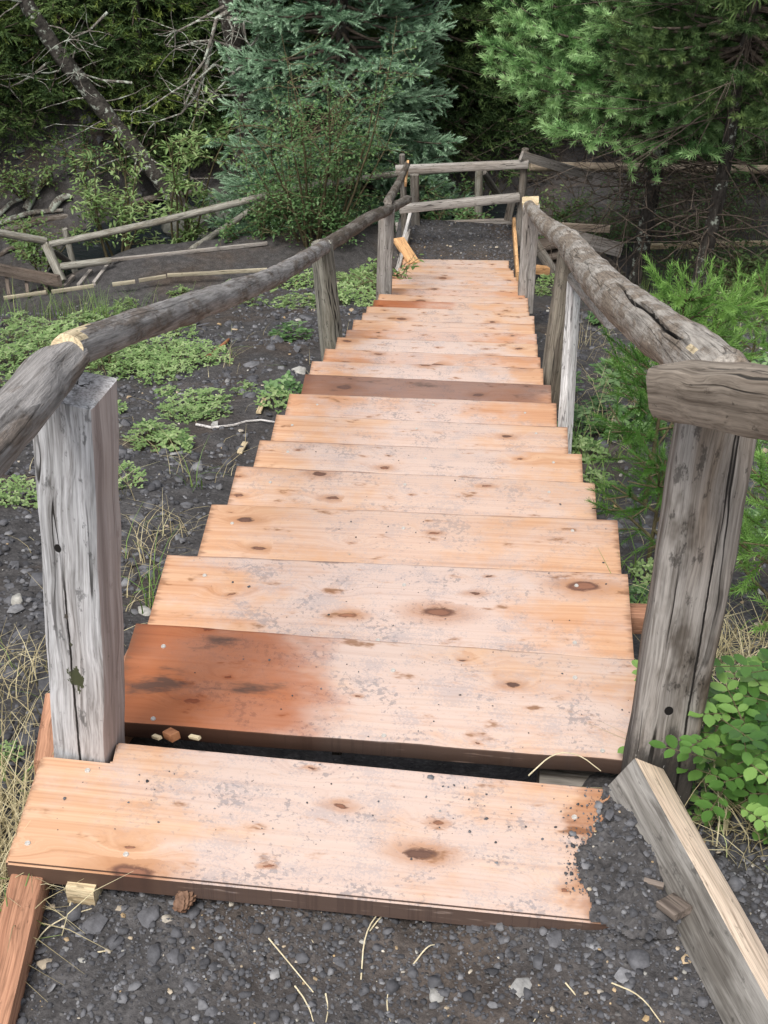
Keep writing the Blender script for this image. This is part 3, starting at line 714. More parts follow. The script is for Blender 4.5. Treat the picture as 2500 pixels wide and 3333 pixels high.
tag(beam('loose_board', at_z(1296, 778, -4.62), at_z(1348, 858, -4.68), .115, .03, M_ORANGE, None), 'short orange offcut board lying at the left corner of the landing', 'board')

# far trail fence, behind the landing and down by the creek
ff = thing('pole_fence', (-2.5, 13.4, -5.2), 'grey pole fence along the lower path beside the creek', 'fence')
rA, rB = at_y(152, 798, 13.0), at_y(1292, 566, 14.4)
log_obj('rail', [rA]+[at_vp(px, py, rA, rB) for px, py in ((440, 738), (700, 678), (960, 615))]+[rB], [.034, .036, .037, .036, .034], M_POLE, ff, ns=14, rough=.06)
log_obj('rail', [at_y(-160, 730, 12.6), at_y(150, 784, 13.0)], [.04, .037], M_POLE, ff, ns=14)
post_sq('post', at_y(146, 790, 13.0), at_y(202, 898, 12.75)-np.array([0, 0, .06]), .075, .06, M_POLE, ff)
rpost((211, 745), (246, 850), 13.5, .032, M_POLE, ff)
log_obj('strut', [at_y(170, 815, 13.1), at_y(225, 852, 13.4)], [.028, .028], M_POSTD, ff, ns=10)
log_obj('kick_log', [at_z(196, 868, -5.14), at_z(362, 848, -5.14)], [.038, .036], M_POLE, ff, ns=14)
rf = thing('pole_fence', (1.5, 15, -5.6), 'grey pole fence on the far trail behind the landing', 'fence')
log_obj('rail', [at_y(1292, 566, 14.45), at_y(1540, 545, 14.8)], [.036, .036], M_POLE, rf, ns=12)
log_obj('rail', [at_y(1725, 542, 15.0), at_y(2100, 546, 15.3), at_y(2560, 553, 15.7)], [.05, .05, .05], mat_log('tan_pole', (.42, .34, .25), (.26, .2, .14), .2, .4), rf, ns=14)
rpost((1560, 552), (1561, 718), 14.4, .042, M_POLE, rf)
log_obj('strut', [at_y(1574, 560, 14.5), at_y(1628, 645, 14.9)], [.035, .04], M_POSTD, rf, ns=10)
tag(log_obj('leaning_pole', [at_z(622, 814, -5.2), at_y(760, 722, 14.3), at_y(890, 632, 14.9)], [.036, .034, .03], M_POLE, None, ns=12), 'bare grey pole leaning from the path into the leafy shrub', 'pole')

pe = thing('path_edging', (-3, 12.5, -5.2), 'pale narrow boards edging the near side of the lower path', 'edging')
for (a, b) in (((12, 970), (150, 951)), ((168, 950), (305, 930)), ((366, 926), (440, 916)), ((452, 913), (540, 899)), ((545, 896), (870, 878))):
    beam('edge_board', at_z(*a, -5.09), at_z(*b, -5.07), .02, .035, M_EDGE, pe)
pe2 = thing('path_edging', (-2.8, 13.4, -5.2), 'grey board edging the creek side of the lower path', 'edging')
beam('edge_board', at_z(362, 846, -5.18), at_z(870, 792, -5.17), .025, .035, M_BEAM, pe2)
st2 = thing('path_steps', (-4, 12.6, -5.3), 'brown muddy steps where the lower path drops away at the left edge', 'steps')
beam('side_board', at_z(-80, 862, -5.5), at_z(195, 915, -5.22), .04, .12, M_STEP, st2)
for (a, b) in (((207, 938), (240, 903)), ((256, 932), (296, 885)), ((306, 926), (362, 852)), ((150, 950), (150, 915)), ((90, 958), (85, 905)), ((30, 965), (20, 895))):
    za = -5.2+.35*min(0, at_z(*a, -5.2)[0]+3.4)
    beam('step_edge', at_z(*a, za+.005), at_z(*b, za+.005), .035, .06, M_BEAM if a[0] > 200 else M_STEP, st2)

# stairs going on down to the right of the landing
ls = thing('lower_staircase', (.9, 12.6, -5), 'brown muddy lower staircase turning right from the landing', 'staircase')
for i, (a, b, c) in enumerate((((1752, 800), (1860, 775), -4.95), ((1770, 830), (1920, 805), -5.05), ((1800, 860), (1965, 832), -5.15), ((1830, 885), (1995, 855), -5.25), ((1860, 910), (2020, 880), -5.33))):
    beam('tread', at_z(*a, c), at_z(*b, c), .19, .04, M_STEP, ls)
beam('stringer', at_z(1690, 722, -4.80), at_z(2025, 815, -4.95), .05, .14, M_BEAM, ls)
beam('stringer', at_z(1740, 790, -4.88), at_z(1815, 905, -5.1), .05, .10, M_POSTD, ls)
beam('sill', at_z(1690, 872, -5.0), at_z(1830, 885, -5.1), .06, .08, M_ORANGE, ls)
lt = thing('path_edging', (2, 14.4, -5.5), 'pale board edging the lower trail behind the right fir trunk', 'edging')
beam('edge_board', at_z(1800, 735, -5.25), at_z(1985, 745, -5.25), .03, .08, M_PLANK, lt)
beam('edge_board', at_z(2090, 803, -5.30), at_z(2540, 790, -5.3), .03, .06, M_FRESH, lt)

# ------------------------------------------------------------------ planks and bits in the foreground
pk = thing('sawn_plank', tuple(at_z(2250, 2900, -.1)), 'pale sawn timber edged with mud lying across the bottom right corner', 'plank')
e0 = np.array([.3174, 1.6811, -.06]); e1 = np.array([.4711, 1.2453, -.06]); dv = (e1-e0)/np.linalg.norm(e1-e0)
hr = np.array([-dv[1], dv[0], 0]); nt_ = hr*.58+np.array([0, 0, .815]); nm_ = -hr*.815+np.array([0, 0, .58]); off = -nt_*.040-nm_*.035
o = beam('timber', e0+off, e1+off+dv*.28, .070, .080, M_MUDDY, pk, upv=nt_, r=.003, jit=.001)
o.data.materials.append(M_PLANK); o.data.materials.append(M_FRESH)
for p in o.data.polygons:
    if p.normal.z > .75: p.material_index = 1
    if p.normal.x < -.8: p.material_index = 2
tag(beam('wood_block', at_z(235, 2875, -.17), at_z(325, 2890, -.17), .05, .04, M_FRESH, None, n=6), 'pale yellow wood block half buried under the first tread', 'block')
tag(beam('wood_chip', at_z(2165, 2930, -.10), at_z(2225, 2975, -.09), .035, .012, M_STEP, None, n=4), 'brown bark chip standing against the sawn plank', 'chip')
tag(beam('bark_stick', at_z(2095, 2868, -.10), at_z(2160, 2886, -.10), .009, .009, M_STEP, None, n=5), 'short brown rotten stick beside the sawn plank', 'stick')
ch = [((545, 2385), (572, 2400), .018), ((500, 2395), (520, 2402), .008), ((620, 2396), (650, 2402), .008)]
for i, (a, b, w_) in enumerate(ch):
    tag(beam('wood_chip', at_z(*a, -.20), at_z(*b, -.19), w_, w_*.7, M_CHIP if i == 0 else M_FRESH, None, n=3),
        ('brick red wood chip in the gap behind the first tread', 'small pale chip left of the red chip behind the first tread', 'pale chip right of the red chip behind the first tread')[i], 'chip')
# pine cone
pc = at_z(603, 2925, -.155); cone = thing('pine_cone', tuple(pc), 'closed brown pine cone on the gravel below the first tread', 'pine cone')
pos = []; Dd = []; sz = []
for i in range(70):
    u = i/69; a = i*2.4; rr = .011*math.sin(math.pi*(.12+.8*u)); ax = Vector((.25, .95, 0)).normalized(); sx = ax.orthogonal().normalized(); sy = ax.cross(sx)
    rad = sx*math.cos(a)+sy*math.sin(a); pos.append(np.array(pc)+np.array(ax*(.028*(.5-u)*2*.9)+rad*rr*.6)); Dd.append(np.array(rad*.8+ax*.7)); sz.append(.011)
tv = np.array([(0, -.35, 0), (0, .35, 0), (.7, .45, .12), (.7, -.45, .12), (1.05, 0, .0)]); tf = np.array([(0, 1, 2), (0, 2, 3), (3, 2, 4)])
merged('scales', tv, tf, np.array(pos), rot_to(np.array(Dd)), np.array(sz), np.full(70, .5), M_CONE, cone, tuple(pc))
log_obj('core', [pc+np.array([-.005, -.022, 0]), pc+np.array([.005, .022, 0])], [.006, .006], M_CONE, cone, ns=8, n=4)

# ------------------------------------------------------------------ stones
def chip_template(seed, n=6, flat=.35):
    r = np.random.default_rng(seed); a = np.sort(np.linspace(0, 2*np.pi, n, endpoint=False)+r.uniform(-.35, .35, n))
    rad = r.uniform(.65, 1.1, n); el = r.uniform(.6, 1.0)
    top = np.stack([rad*np.cos(a)*.86, rad*np.sin(a)*el*.86, flat*r.uniform(.75, 1.2, n)], 1)
    mid = np.stack([rad*np.cos(a), rad*np.sin(a)*el, np.full(n, flat*.1)], 1)
    V = np.vstack([top, mid-[0, 0, flat*.35]]); F = []
    for i in range(1, n-1): F.append((0, i, i+1))
    for k in (0,):
        for i in range(n):
            j = (i+1) % n; F += [(k*n+i, (k+1)*n+i, (k+1)*n+j), (k*n+i, (k+1)*n+j, k*n+j)]
    return V, np.array(F)
CHIPS = [chip_template(i, 5+i % 3, (.16, .26, .45, .2, .34, .18)[i % 6]) for i in range(9)]
def stone_tint(n):
    t = RNG.beta(1.6, 3.0, n)*.78+.04; q = RNG.random(n); t = np.where(q > .97, RNG.uniform(.84, 1, n), t); return t
def scatter_stones(name, X, Y, S, parent=None, zoff=0.0, Z=None, tilt=.25):
    Z = gz(X, Y) if Z is None else Z
    idx = RNG.integers(0, len(CHIPS), len(X)); Vs = []; Fs = []; Ts = []; off = 0
    for c in range(len(CHIPS)):
        q = idx == c
        if not q.any(): continue
        tv, tf = CHIPS[c]; R = rot_z(RNG.uniform(0, 6.28, q.sum()), tilt)
        pos = np.stack([X[q], Y[q], Z[q]+S[q]*.28+zoff], 1)
        V = np.einsum('nij,vj->nvi', R, tv)*S[q][:, None, None]+pos[:, None]
        Vs.append(V.reshape(-1, 3)); Fs.append((tf[None]+(np.arange(q.sum())*len(tv))[:, None, None]).reshape(-1, 3)+off); off += q.sum()*len(tv)
        Ts.append(np.repeat(stone_tint(q.sum()), len(tv)))
    o = link(name, raw_mesh(name, np.vstack(Vs), np.vstack(Fs), np.concatenate(Ts)), M_STONE, parent)
    o['kind'] = 'stuff'; return o
def in_stairs(x, y): return (x > -.66) & (x < .40) & (y > 1.45) & (y < 12.4)
# fine gravel, denser towards the viewer
n = 42000; X = RNG.uniform(-.85, .75, n); Y = .72+1.0*RNG.random(n)**.9; S = .0024*np.exp(RNG.normal(0, .55, n))
k = ~in_stairs(X, Y) & (fbm(X*5, Y*5, 44, 3)+RNG.normal(0, .6, n) > -.55)
scatter_stones('gravel', X[k], Y[k], S[k])
n = 2300; X = RNG.uniform(-.85, .75, n); Y = .72+.9*RNG.random(n); S = .0056*np.exp(RNG.normal(0, .42, n)); k = ~in_stairs(X, Y)
scatter_stones('gravel', X[k], Y[k], S[k])
n = 15000; Y = 1.5+5.5*RNG.random(n)**1.3; X = -.62-(.05+.9*RNG.random(n))*(.5+.42*Y); S = .0055*np.exp(RNG.normal(0, .5, n))*(1+.10*Y)
k = (fbm(X*1.7, Y*1.7, 61, 3)+RNG.normal(0, .45, n) > -.35); scatter_stones('gravel', X[k], Y[k], S[k])
n = 9000; Y = 7+5.2*RNG.random(n); X = -.65-3.2*RNG.random(n); S = .011*np.exp(RNG.normal(0, .45, n)); k = fbm(X*1.1, Y*1.1, 66, 3)+RNG.normal(0, .4, n) > -.2; scatter_stones('gravel', X[k], Y[k], S[k])
n = 5000; Y = 1.6+9*RNG.random(n)**1.2; X = .45+RNG.random(n)*(.3+.35*Y); S = .007*np.exp(RNG.normal(0, .5, n))*(1+.08*Y); scatter_stones('gravel', X, Y, S)
n = 2600; X = RNG.uniform(-.68, .46, n); Y = RNG.uniform(12.35, 13.45, n); S = .008*np.exp(RNG.normal(0, .45, n)); scatter_stones('gravel', X, Y, S)
n = 1600; Y = 16+3.5*RNG.random(n); X = RNG.uniform(-7, -2.5, n); S = .028*np.exp(RNG.normal(0, .6, n)); scatter_stones('scree', X, Y, S)
# grit heaped over the right end of the first tread
def grit_heap():
    pl = [at_z(px, py, ZT1) for px, py in ((1985, 2560), (1950, 2640), (1890, 2730), (1880, 2830), (1925, 2930), (1935, 2990), (2060, 3060), (2260, 3040), (2240, 2800), (2080, 2560))]
    poly = np.array([[p[0], p[1]] for p in pl]); c = poly.mean(0); N = 110
    gx = np.linspace(poly[:, 0].min()-.02, poly[:, 0].max()+.03, N); gy = np.linspace(poly[:, 1].min()-.02, poly[:, 1].max()+.02, N); Xg, Yg = np.meshgrid(gx, gy)
    sd = np.full(Xg.shape, 1e9); ins = np.zeros(Xg.shape, bool)
    for i in range(len(poly)):
        a, b = poly[i], poly[(i+1) % len(poly)]; ab = b-a; t = np.clip(((Xg-a[0])*ab[0]+(Yg-a[1])*ab[1])/(ab@ab), 0, 1)
        sd = np.minimum(sd, np.hypot(Xg-a[0]-t*ab[0], Yg-a[1]-t*ab[1])); cond = ((a[1] > Yg) != (b[1] > Yg)) & (Xg < (b[0]-a[0])*(Yg-a[1])/(b[1]-a[1]+1e-12)+a[0]); ins ^= cond
    s = np.where(ins, sd, -sd)+.007*fbm(Xg*22, Yg*22, 3, 3)+.003*fbm(Xg*90, Yg*90, 13, 2)
    z = ZT1+.0005+.026*sst(-.005, .11, s)+.003*sst(0, .03, s)+.004*fbm(Xg*60, Yg*60, 8, 3)
    V = np.stack([Xg, Yg, z], -1).reshape(-1, 3); i, j = np.meshgrid(np.arange(N-1), np.arange(N-1), indexing='ij'); a = (i*N+j).ravel(); F = np.stack([a, a+1, a+1+N, a+N], 1)
    keep = (s > -.004).ravel(); F = F[keep[F].all(1)]
    o = link('dirt_heap', raw_mesh('dirt_heap', V, F, smooth=True), M_SOIL); o['kind'] = 'stuff'
    n = 1100; ii = RNG.integers(0, N, n); jj = RNG.integers(0, N, n); k = s[ii, jj] > -.004
    scatter_stones('gravel', gx[jj[k]], gy[ii[k]], .0028*np.exp(RNG.normal(0, .6, k.sum())), Z=z[ii[k], jj[k]])
    n = 5200; ii = RNG.integers(0, N, n); jj = RNG.integers(0, N, n); q = -s[ii, jj]; k = (q > -.01) & (q < .09) & (RNG.random(n) < np.exp(-np.maximum(q, 0)/.018)); xx = gx[jj[k]]; yy = gy[ii[k]]
    Mi = np.linalg.inv(m2); lp = (Mi @ np.stack([xx, yy, np.full(len(xx), ZT1), np.ones(len(xx))])).T; on = (lp[:, 1] < -.004) & (lp[:, 1] > -.225)
    scatter_stones('grit', xx[on], yy[on], .0013*np.exp(RNG.normal(0, .55, on.sum())), Z=np.full(on.sum(), ZT1+.0005), tilt=.1)
grit_heap()
# crumbs of shale lying on the first treads
P = []
for kk in range(1, 9):
    cnt = (90, 60, 45, 30, 22, 16, 10, 8)[kk-1]
    for _ in range(cnt):
        if kk == 1:
            p = at_z(RNG.uniform(150, 1900), 0, ZT1) if False else None
            u, v = RNG.random(), RNG.random(); lp = np.array([.05+.8*u, -.01-.19*v, .0005, 1]); P.append((m2 @ lp)[:3])
        else:
            o_, mm, L_ = treads[kk]; lp = np.array([L_*np.clip(RNG.normal(.52, .25), .03, .97), -.01-.24*RNG.random(), .0005, 1]); P.append((mm @ lp)[:3])
P = np.array(P); scatter_stones('grit', P[:, 0], P[:, 1], .0015*np.exp(RNG.normal(0, .5, len(P))), Z=P[:, 2], tilt=.1)
# the bigger shale plates, each one a thing of its own
plates = [(1005, 0, 0)]
SL = [(306, 3010, .024, .42), (480, 2990, .026, .46), (63, 3050, .020, .33), (625, 3210, .020, .45), (568, 3120, .016, .42), (722, 3025, .012, .44), (182, 3175, .016, .6), (1810, 3060, .022, .45), (2075, 3130, .026, .40), (2035, 3190, .020, .70), (2150, 3115, .020, .44), (545, 2995, .013, .88), (385, 2960, .013, .9), (148, 3140, .014, .9), (2240, 3125, .013, .93), (1985, 2655, .015, .40), (2045, 2715, .019, .36), (1420, 3245, .018, .8), (1700, 3220, .02, .78), (1930, 3080, .016, .72), (895, 3175, .013, .75), (1375, 3130, .016, .42), (1640, 3060, .014, .42), (1100, 3130, .012, .42), (215, 3270, .018, .42), (430, 3170, .012, .46), (690, 3300, .014, .46), (1150, 3280, .013, .42),
      (610, 1650, .024, .42), (485, 1650, .026, .40), (820, 1195, .055, .52), (975, 1212, .042, .84), (372, 1390, .045, .84), (355, 1420, .03, .78), (590, 1290, .03, .76), (740, 1335, .035, .76), (965, 1140, .035, .4), (820, 1290, .03, .4), (300, 2050, .02, .4), (255, 1995, .02, .44), (70, 2080, .03, .36), (45, 1960, .022, .42), (150, 2230, .035, .28), (600, 1900, .022, .35), (480, 1880, .03, .45), (660, 1060, .05, .4), (1000, 1040, .07, .48), (900, 1110, .05, .42), (1830, 1090, .05, .5), (1870, 1160, .045, .42), (1960, 1090, .05, .55), (2280, 1700, .03, .4), (2180, 2650, .022, .55), (2210, 2560, .02, .3), (700, 1385, .022, .8), (560, 1480, .022, .78), (790, 1560, .02, .78)]
plate_me = []
for i in range(9):
    tv, tf = CHIPS[i]; plate_me.append((tv*[1, 1, .55], tf))
for i, (px, py, s, t) in enumerate(SL):
    p = ground_at(px, py); tv, tf = plate_me[i % 9]
    if i in (15, 16): p = at_z(px, py, ZT1+.012)
    me = raw_mesh('shale_plate', tv*s, tf, np.full(len(tv), t)); o = link('shale_plate', me, M_STONE)
    o.location = (p[0], p[1], p[2]+s*.17); o.rotation_euler = (random.uniform(-.15, .15), random.uniform(-.15, .15), random.uniform(0, 6.28))
    if p[1] > 2: o.rotation_euler.x -= .35
    tan = t > .83
    near = p[1] < 1.7
    if near: lb, g = ('tan weathered stone on the dark foreground gravel', 'tan stones in the foreground gravel') if tan else ('flat grey shale plate on the dark foreground gravel', 'shale plates in the foreground gravel')
    elif p[0] < 0: lb, g = ('pale weathered stone on the slope left of the stairs', 'pale stones on the left slope') if tan else ('flat grey shale plate on the slope left of the stairs', 'shale plates on the left slope')
    else: lb, g = 'grey shale stone on the slope right of the stairs', 'stones on the right slope'
    tag(o, lb, 'stone', g)

# ------------------------------------------------------------------ plants: templates
def shoot_template(n, length, nl, nw, ang=50, seed=0, flat=0.0, twist=2.39996):
    r = np.random.default_rng(seed); V = []; F = []
    for i in range(n):
        u = (i+.5)/n; a = i*twist+r.uniform(-.3, .3); al = RAD(ang*(1-.45*u)+r.uniform(-9, 9)); x = length*u
        rad = np.array([0, math.cos(a), math.sin(a)*(1-flat)]); rad /= np.linalg.norm(rad)+1e-9
        d = np.array([math.cos(al), 0, 0])+rad*math.sin(al); sd = np.cross(d, rad); sd /= np.linalg.norm(sd)+1e-9
        b = np.array([x, 0, 0]); l = nl*r.uniform(.8, 1.15)*(1-.25*abs(u-.4)); q = len(V)
        V += [b-sd*nw/2, b+sd*nw/2, b+d*l]; F.append((q, q+1, q+2))
    q = len(V); w_ = nw*.7
    V += [(0, -w_, 0), (0, w_, 0), (length, 0, 0), (0, 0, -w_), (0, 0, w_)]; F += [(q, q+1, q+2), (q+3, q+4, q+2)]
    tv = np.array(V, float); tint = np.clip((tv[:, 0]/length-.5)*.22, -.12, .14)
    return tv, np.array(F), tint
SH_FIR = shoot_template(24, .055, .036, .0056, 72, 1)
SH_SPR = shoot_template(21, .080, .027, .0078, 54, 2)
SH_BG = shoot_template(9, .13, .06, .0145, 55, 3, .3); SH_BG = (SH_BG[0][:-5], SH_BG[1][:-2], SH_BG[2][:-5])
SH_SAP = shoot_template(56, .115, .027, .0034, 62, 4, .25)
SH_SAPS = shoot_template(40, .075, .021, .0022, 62, 5, .5)

def conifer(name, base, H, R, zb, nbr, sh, mat, label, cat='tree', group=None, droop=-.1, rise=.35, tw=.09, ss=.055, trunk_r=.09, seed=0, shs=1.0, bark=None, tint=(.45, .2), zdet=99, fill=.25, lean=(0, 0), dead=0, az=None, tipb=.28, low=1.15, zdn=0):
    r = np.random.default_rng(seed); base = np.array(base, float)
    root = thing(name, base, label, cat, group); S = []; D = []; T = []; C = []; lines = []; Uv = []
    def ax(h): return base+np.array([lean[0]*h, lean[1]*h, h])
    for i in range(nbr):
        u = ((i+r.random())/nbr)**low; h = zb+(H-zb)*u*.97; t = (h-zb)/(H-zb)
        ln = R*(1-t)**.75*r.uniform(.72, 1.12)+.08; a = i*2.39996+r.uniform(-.35, .35) if az is None else r.uniform(*az)
        o = np.array([math.cos(a), math.sin(a), 0]); sd = np.array([-o[1], o[0], 0]); sl = droop*(1-t)+rise*t
        npts = 7; sag = r.uniform(.08, .2)
        pts = [ax(h)+o*ln*s+np.array([0, 0, ln*(sl*s-sag*s*(1-s)*1.4+.10*s**3)]) for s in np.linspace(0, 1, npts)]
        lines.append((pts, .012+.010*ln, .003)); pts = np.array(pts)
        hi = ax(h)[2] > zdet; k = 2.4 if hi else 1.0
        s = fill+r.uniform(0, .06)
        bt = r.normal(0, tint[1]*.5)
        while s < 1.0:
            f = s*(npts-1); i0 = min(int(f), npts-2); p = pts[i0]+(pts[i0+1]-pts[i0])*(f-i0); bd = pts[i0+1]-pts[i0]; bd /= np.linalg.norm(bd)
            for side in (-1, 1):
                tl = ((1-s)*ln*.55+.06)*r.uniform(.6, 1.1); an = RAD(r.uniform(42, 66)); td = bd*math.cos(an)+sd*side*math.sin(an)+np.array([0, 0, r.uniform(-.28, .10)]); td /= np.linalg.norm(td)
                q = .0
                while q < tl:
                    fr = q/max(tl, .01); sdv = td*.8+bd*.25*r.uniform(0, 1)+r.normal(0, .3, 3); sdv[2] += .12
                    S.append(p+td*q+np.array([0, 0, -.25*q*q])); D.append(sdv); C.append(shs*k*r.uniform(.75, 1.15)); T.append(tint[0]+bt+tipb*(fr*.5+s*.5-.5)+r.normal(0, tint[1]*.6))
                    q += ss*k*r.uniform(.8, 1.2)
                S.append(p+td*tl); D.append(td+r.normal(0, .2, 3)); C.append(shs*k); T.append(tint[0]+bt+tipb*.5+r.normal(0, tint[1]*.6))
            S.append(p); D.append(bd+np.array([0, 0, r.uniform(0, .9)])+r.normal(0, .3, 3)); C.append(shs*k); T.append(tint[0]+bt+r.normal(0, tint[1]*.6))
            s += tw*k/max(ln, .2)*r.uniform(.8, 1.2)
    for i in range(dead):
        h = zb*r.uniform(.25, 1.25); a = r.uniform(0, 6.28); ln = R*r.uniform(.25, .8); o = np.array([math.cos(a), math.sin(a), r.uniform(-.35, .15)]); p = ax(h); pts = [p]
        for q in range(6): o = o+r.normal(0, .14, 3); pts.append(pts[-1]+o*ln/6)
        lines.append((pts, .009, .002))
        for q in range(4):
            j = r.integers(1, 6); o2 = o+r.normal(0, .8, 3); pp = [pts[j]+o2*ln*.12*v for v in range(4)]; lines.append((pp, .004, .001))
    S = np.array(S); D = np.array(D); C = np.array(C); T = np.clip(T, 0, 1)
    hh = np.linspace(0, H, 14)
    tp = [ax(h)+np.array([.02*math.sin(h*2.1+seed), .02*math.cos(h*1.7+seed), 0]) for h in hh]; tp[0][2] -= .25
    tubes('trunk', [(tp, trunk_r, .012)], bark or M_BARKD, root, 12, base)
    tubes('branches', lines, M_TWIG, root, 4, base)['kind'] = 'stuff'
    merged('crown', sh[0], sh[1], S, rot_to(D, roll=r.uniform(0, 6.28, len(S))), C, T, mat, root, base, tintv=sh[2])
    return root

# blue spruce behind the landing
b = at_y(1105, 640, 15.6)
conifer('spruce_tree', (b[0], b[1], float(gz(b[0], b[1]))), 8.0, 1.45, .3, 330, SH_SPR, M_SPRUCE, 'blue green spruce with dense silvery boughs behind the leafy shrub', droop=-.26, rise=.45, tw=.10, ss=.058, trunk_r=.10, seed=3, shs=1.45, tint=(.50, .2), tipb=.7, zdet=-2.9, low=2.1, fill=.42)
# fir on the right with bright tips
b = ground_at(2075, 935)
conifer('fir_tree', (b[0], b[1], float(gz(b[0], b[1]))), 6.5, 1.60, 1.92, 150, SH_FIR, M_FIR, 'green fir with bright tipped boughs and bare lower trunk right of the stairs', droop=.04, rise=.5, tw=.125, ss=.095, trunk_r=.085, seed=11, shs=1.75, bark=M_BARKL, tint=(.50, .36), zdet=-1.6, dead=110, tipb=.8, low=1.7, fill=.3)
b2 = ground_at(2262, 985)
conifer('fir_tree', (b2[0], b2[1], float(gz(b2[0], b2[1]))), 5.6, 1.25, 2.2, 80, SH_FIR, M_FIRD, 'darker fir with a slim bare trunk at the right edge behind the bright one', droop=-.1, rise=.5, tw=.13, ss=.08, trunk_r=.07, seed=12, shs=1.5, tint=(.5, .22), zdet=-1.7, dead=100, lean=(.03, .02), low=1.9)
# forest beyond the creek
bgt = [(60, 330, 18.3, 1), (330, 300, 18.8, 2), (540, 330, 17.8, 1), (700, 260, 19.0, 0), (900, 330, 18.2, 0), (1330, 430, 18.0, 0), (1440, 420, 18.6, 2), (1560, 470, 17.7, 0), (1700, 440, 18.6, 1), (1850, 470, 18.0, 0), (2050, 440, 18.6, 1), (2260, 470, 17.9, 0), (2460, 440, 18.5, 1), (160, 160, 20.0, 0), (1200, 250, 19.5, 1), (-120, 330, 18.4, 0), (2650, 440, 17.4, 0), (480, 150, 20.2, 0), (800, 130, 20.4, 1), (1000, 160, 20.2, 0), (1500, 240, 20, 1), (1780, 240, 20, 2), (2000, 230, 20, 0), (2250, 240, 20, 1), (2480, 220, 20, 0), (1350, 150, 21, 0), (1650, 330, 19.3, 0), (2150, 360, 19, 2), (1400, 560, 17.2, 1), (250, 400, 17.6, 0), (60, 400, 17.6, 2), (450, 410, 17.5, 0), (640, 440, 17.4, 1), (-60, 440, 17.3, 0), (350, 200, 19.2, 1), (900, 450, 17.4, 0)]
for i, (px, py, Y, k) in enumerate(bgt):
    p = at_y(px, py, Y); z = float(gz(p[0], p[1]))
    left_ = px < 1000
    conifer('conifer_tree', (p[0], p[1], z), 5.2+.9*math.sin(i*3.1), (1.5 if not left_ else 1.3)+.2*math.sin(i*1.7), .25 if not left_ else .45, 74, SH_BG, (M_FIRD, M_FIRD, M_FIRY)[k], ('dark conifer' if k == 0 else 'mid green conifer' if k == 1 else 'yellowish green conifer')+' '+('above the leaning dead tree' if px < 420 else 'behind the dead lichen tree' if px < 850 else 'directly behind the blue spruce' if px < 1320 else 'behind the landing railing between spruce and fir' if px < 1750 else 'in the shade behind the right firs')+(', deep in the forest' if Y > 19.2 else ', at the forest front'), group='conifers beyond the creek',
            droop=-.18, rise=.4, tw=.17, ss=.115, trunk_r=.08, seed=30+i, shs=1.15, tint=((.42, .55, .5)[k], .22), zdet=1.65-.30*Y+.4, dead=22, fill=.18, low=2.0)
for i, (px, py, k, rr_) in enumerate([(50, 330, 0, 1.2), (215, 345, 1, 1.1), (400, 320, 2, 1.2), (560, 370, 0, 1.1), (-70, 430, 1, 1.2), (660, 470, 1, .9), (470, 480, 0, .8), (120, 260, 2, 1.2), (310, 240, 0, 1.2)]):
    p = ground_at(px, py)
    conifer('conifer_tree', (p[0], p[1], p[2]), 5.0, rr_*.85, (.12, .5, .35)[i % 3], (64, 48, 56)[i % 3], SH_BG, (M_FIRD, M_FIRD, M_FIRY)[k], ('dark conifer low on the bank at the top left corner', 'mid green conifer on the bank under the leaning tree', 'yellowish conifer on the bank between leaning tree and dead tree', 'dark conifer on the bank just left of the dead tree', 'mid green conifer at the very left edge of the bank', 'small conifer at the foot of the dead tree', 'small dark conifer below the leaning tree by the creek', 'yellowish conifer behind the top of the leaning tree', 'dark conifer behind the middle of the leaning tree')[i], group='low conifers on the left bank', droop=-.3, rise=.3, tw=.17, ss=.115, trunk_r=.07, seed=130+i, shs=1.15, tint=(.58, .34), zdet=-2.9, dead=34, fill=.15, low=2.0)
# the forest goes on outside the frame on both sides
for i, (x, y, k) in enumerate([(-7.2, 15.8, 0), (-7.8, 13.2, 0), (-8.5, 10.5, 0), (-6.6, 17.6, 0), (5.8, 15.0, 0), (5.6, 12.0, 0), (6.8, 9.5, 0), (-8.8, 7.5, 0), (5.0, 17.2, 0)]):
    conifer('conifer_tree', (x, y, float(gz(x, y))), 9.0+math.sin(i), 2.3, .8, 40, SH_BG, M_FIRD, 'dark conifer in the forest beyond the creek', group='conifers of the forest beyond the creek', droop=-.15, rise=.4, tw=.3, ss=.3, trunk_r=.12, seed=80+i, shs=2.4, tint=(.45, .2), low=1.3)
# brushwood tangled on the far bank
r = np.random.default_rng(91); ln_ = []
for i in range(1500):
    y = 16.2+4.0*r.random(); x = r.uniform(-6.5, 5.5); z = float(gz(x, y)); d = np.array([r.normal(), r.normal()*.5, abs(r.normal())*.7]); d /= np.linalg.norm(d); p = np.array([x, y, z-.02]); l = r.uniform(.2, .9); pts = [p]
    for q in range(4): d = d+r.normal(0, .22, 3); pts.append(pts[-1]+d*l/4)
    ln_.append((pts, .008, .002))
def tubes_later(): 
    o = tubes('brushwood', ln_, M_TWIG, None, 3); o['kind'] = 'stuff'
tubes_later()
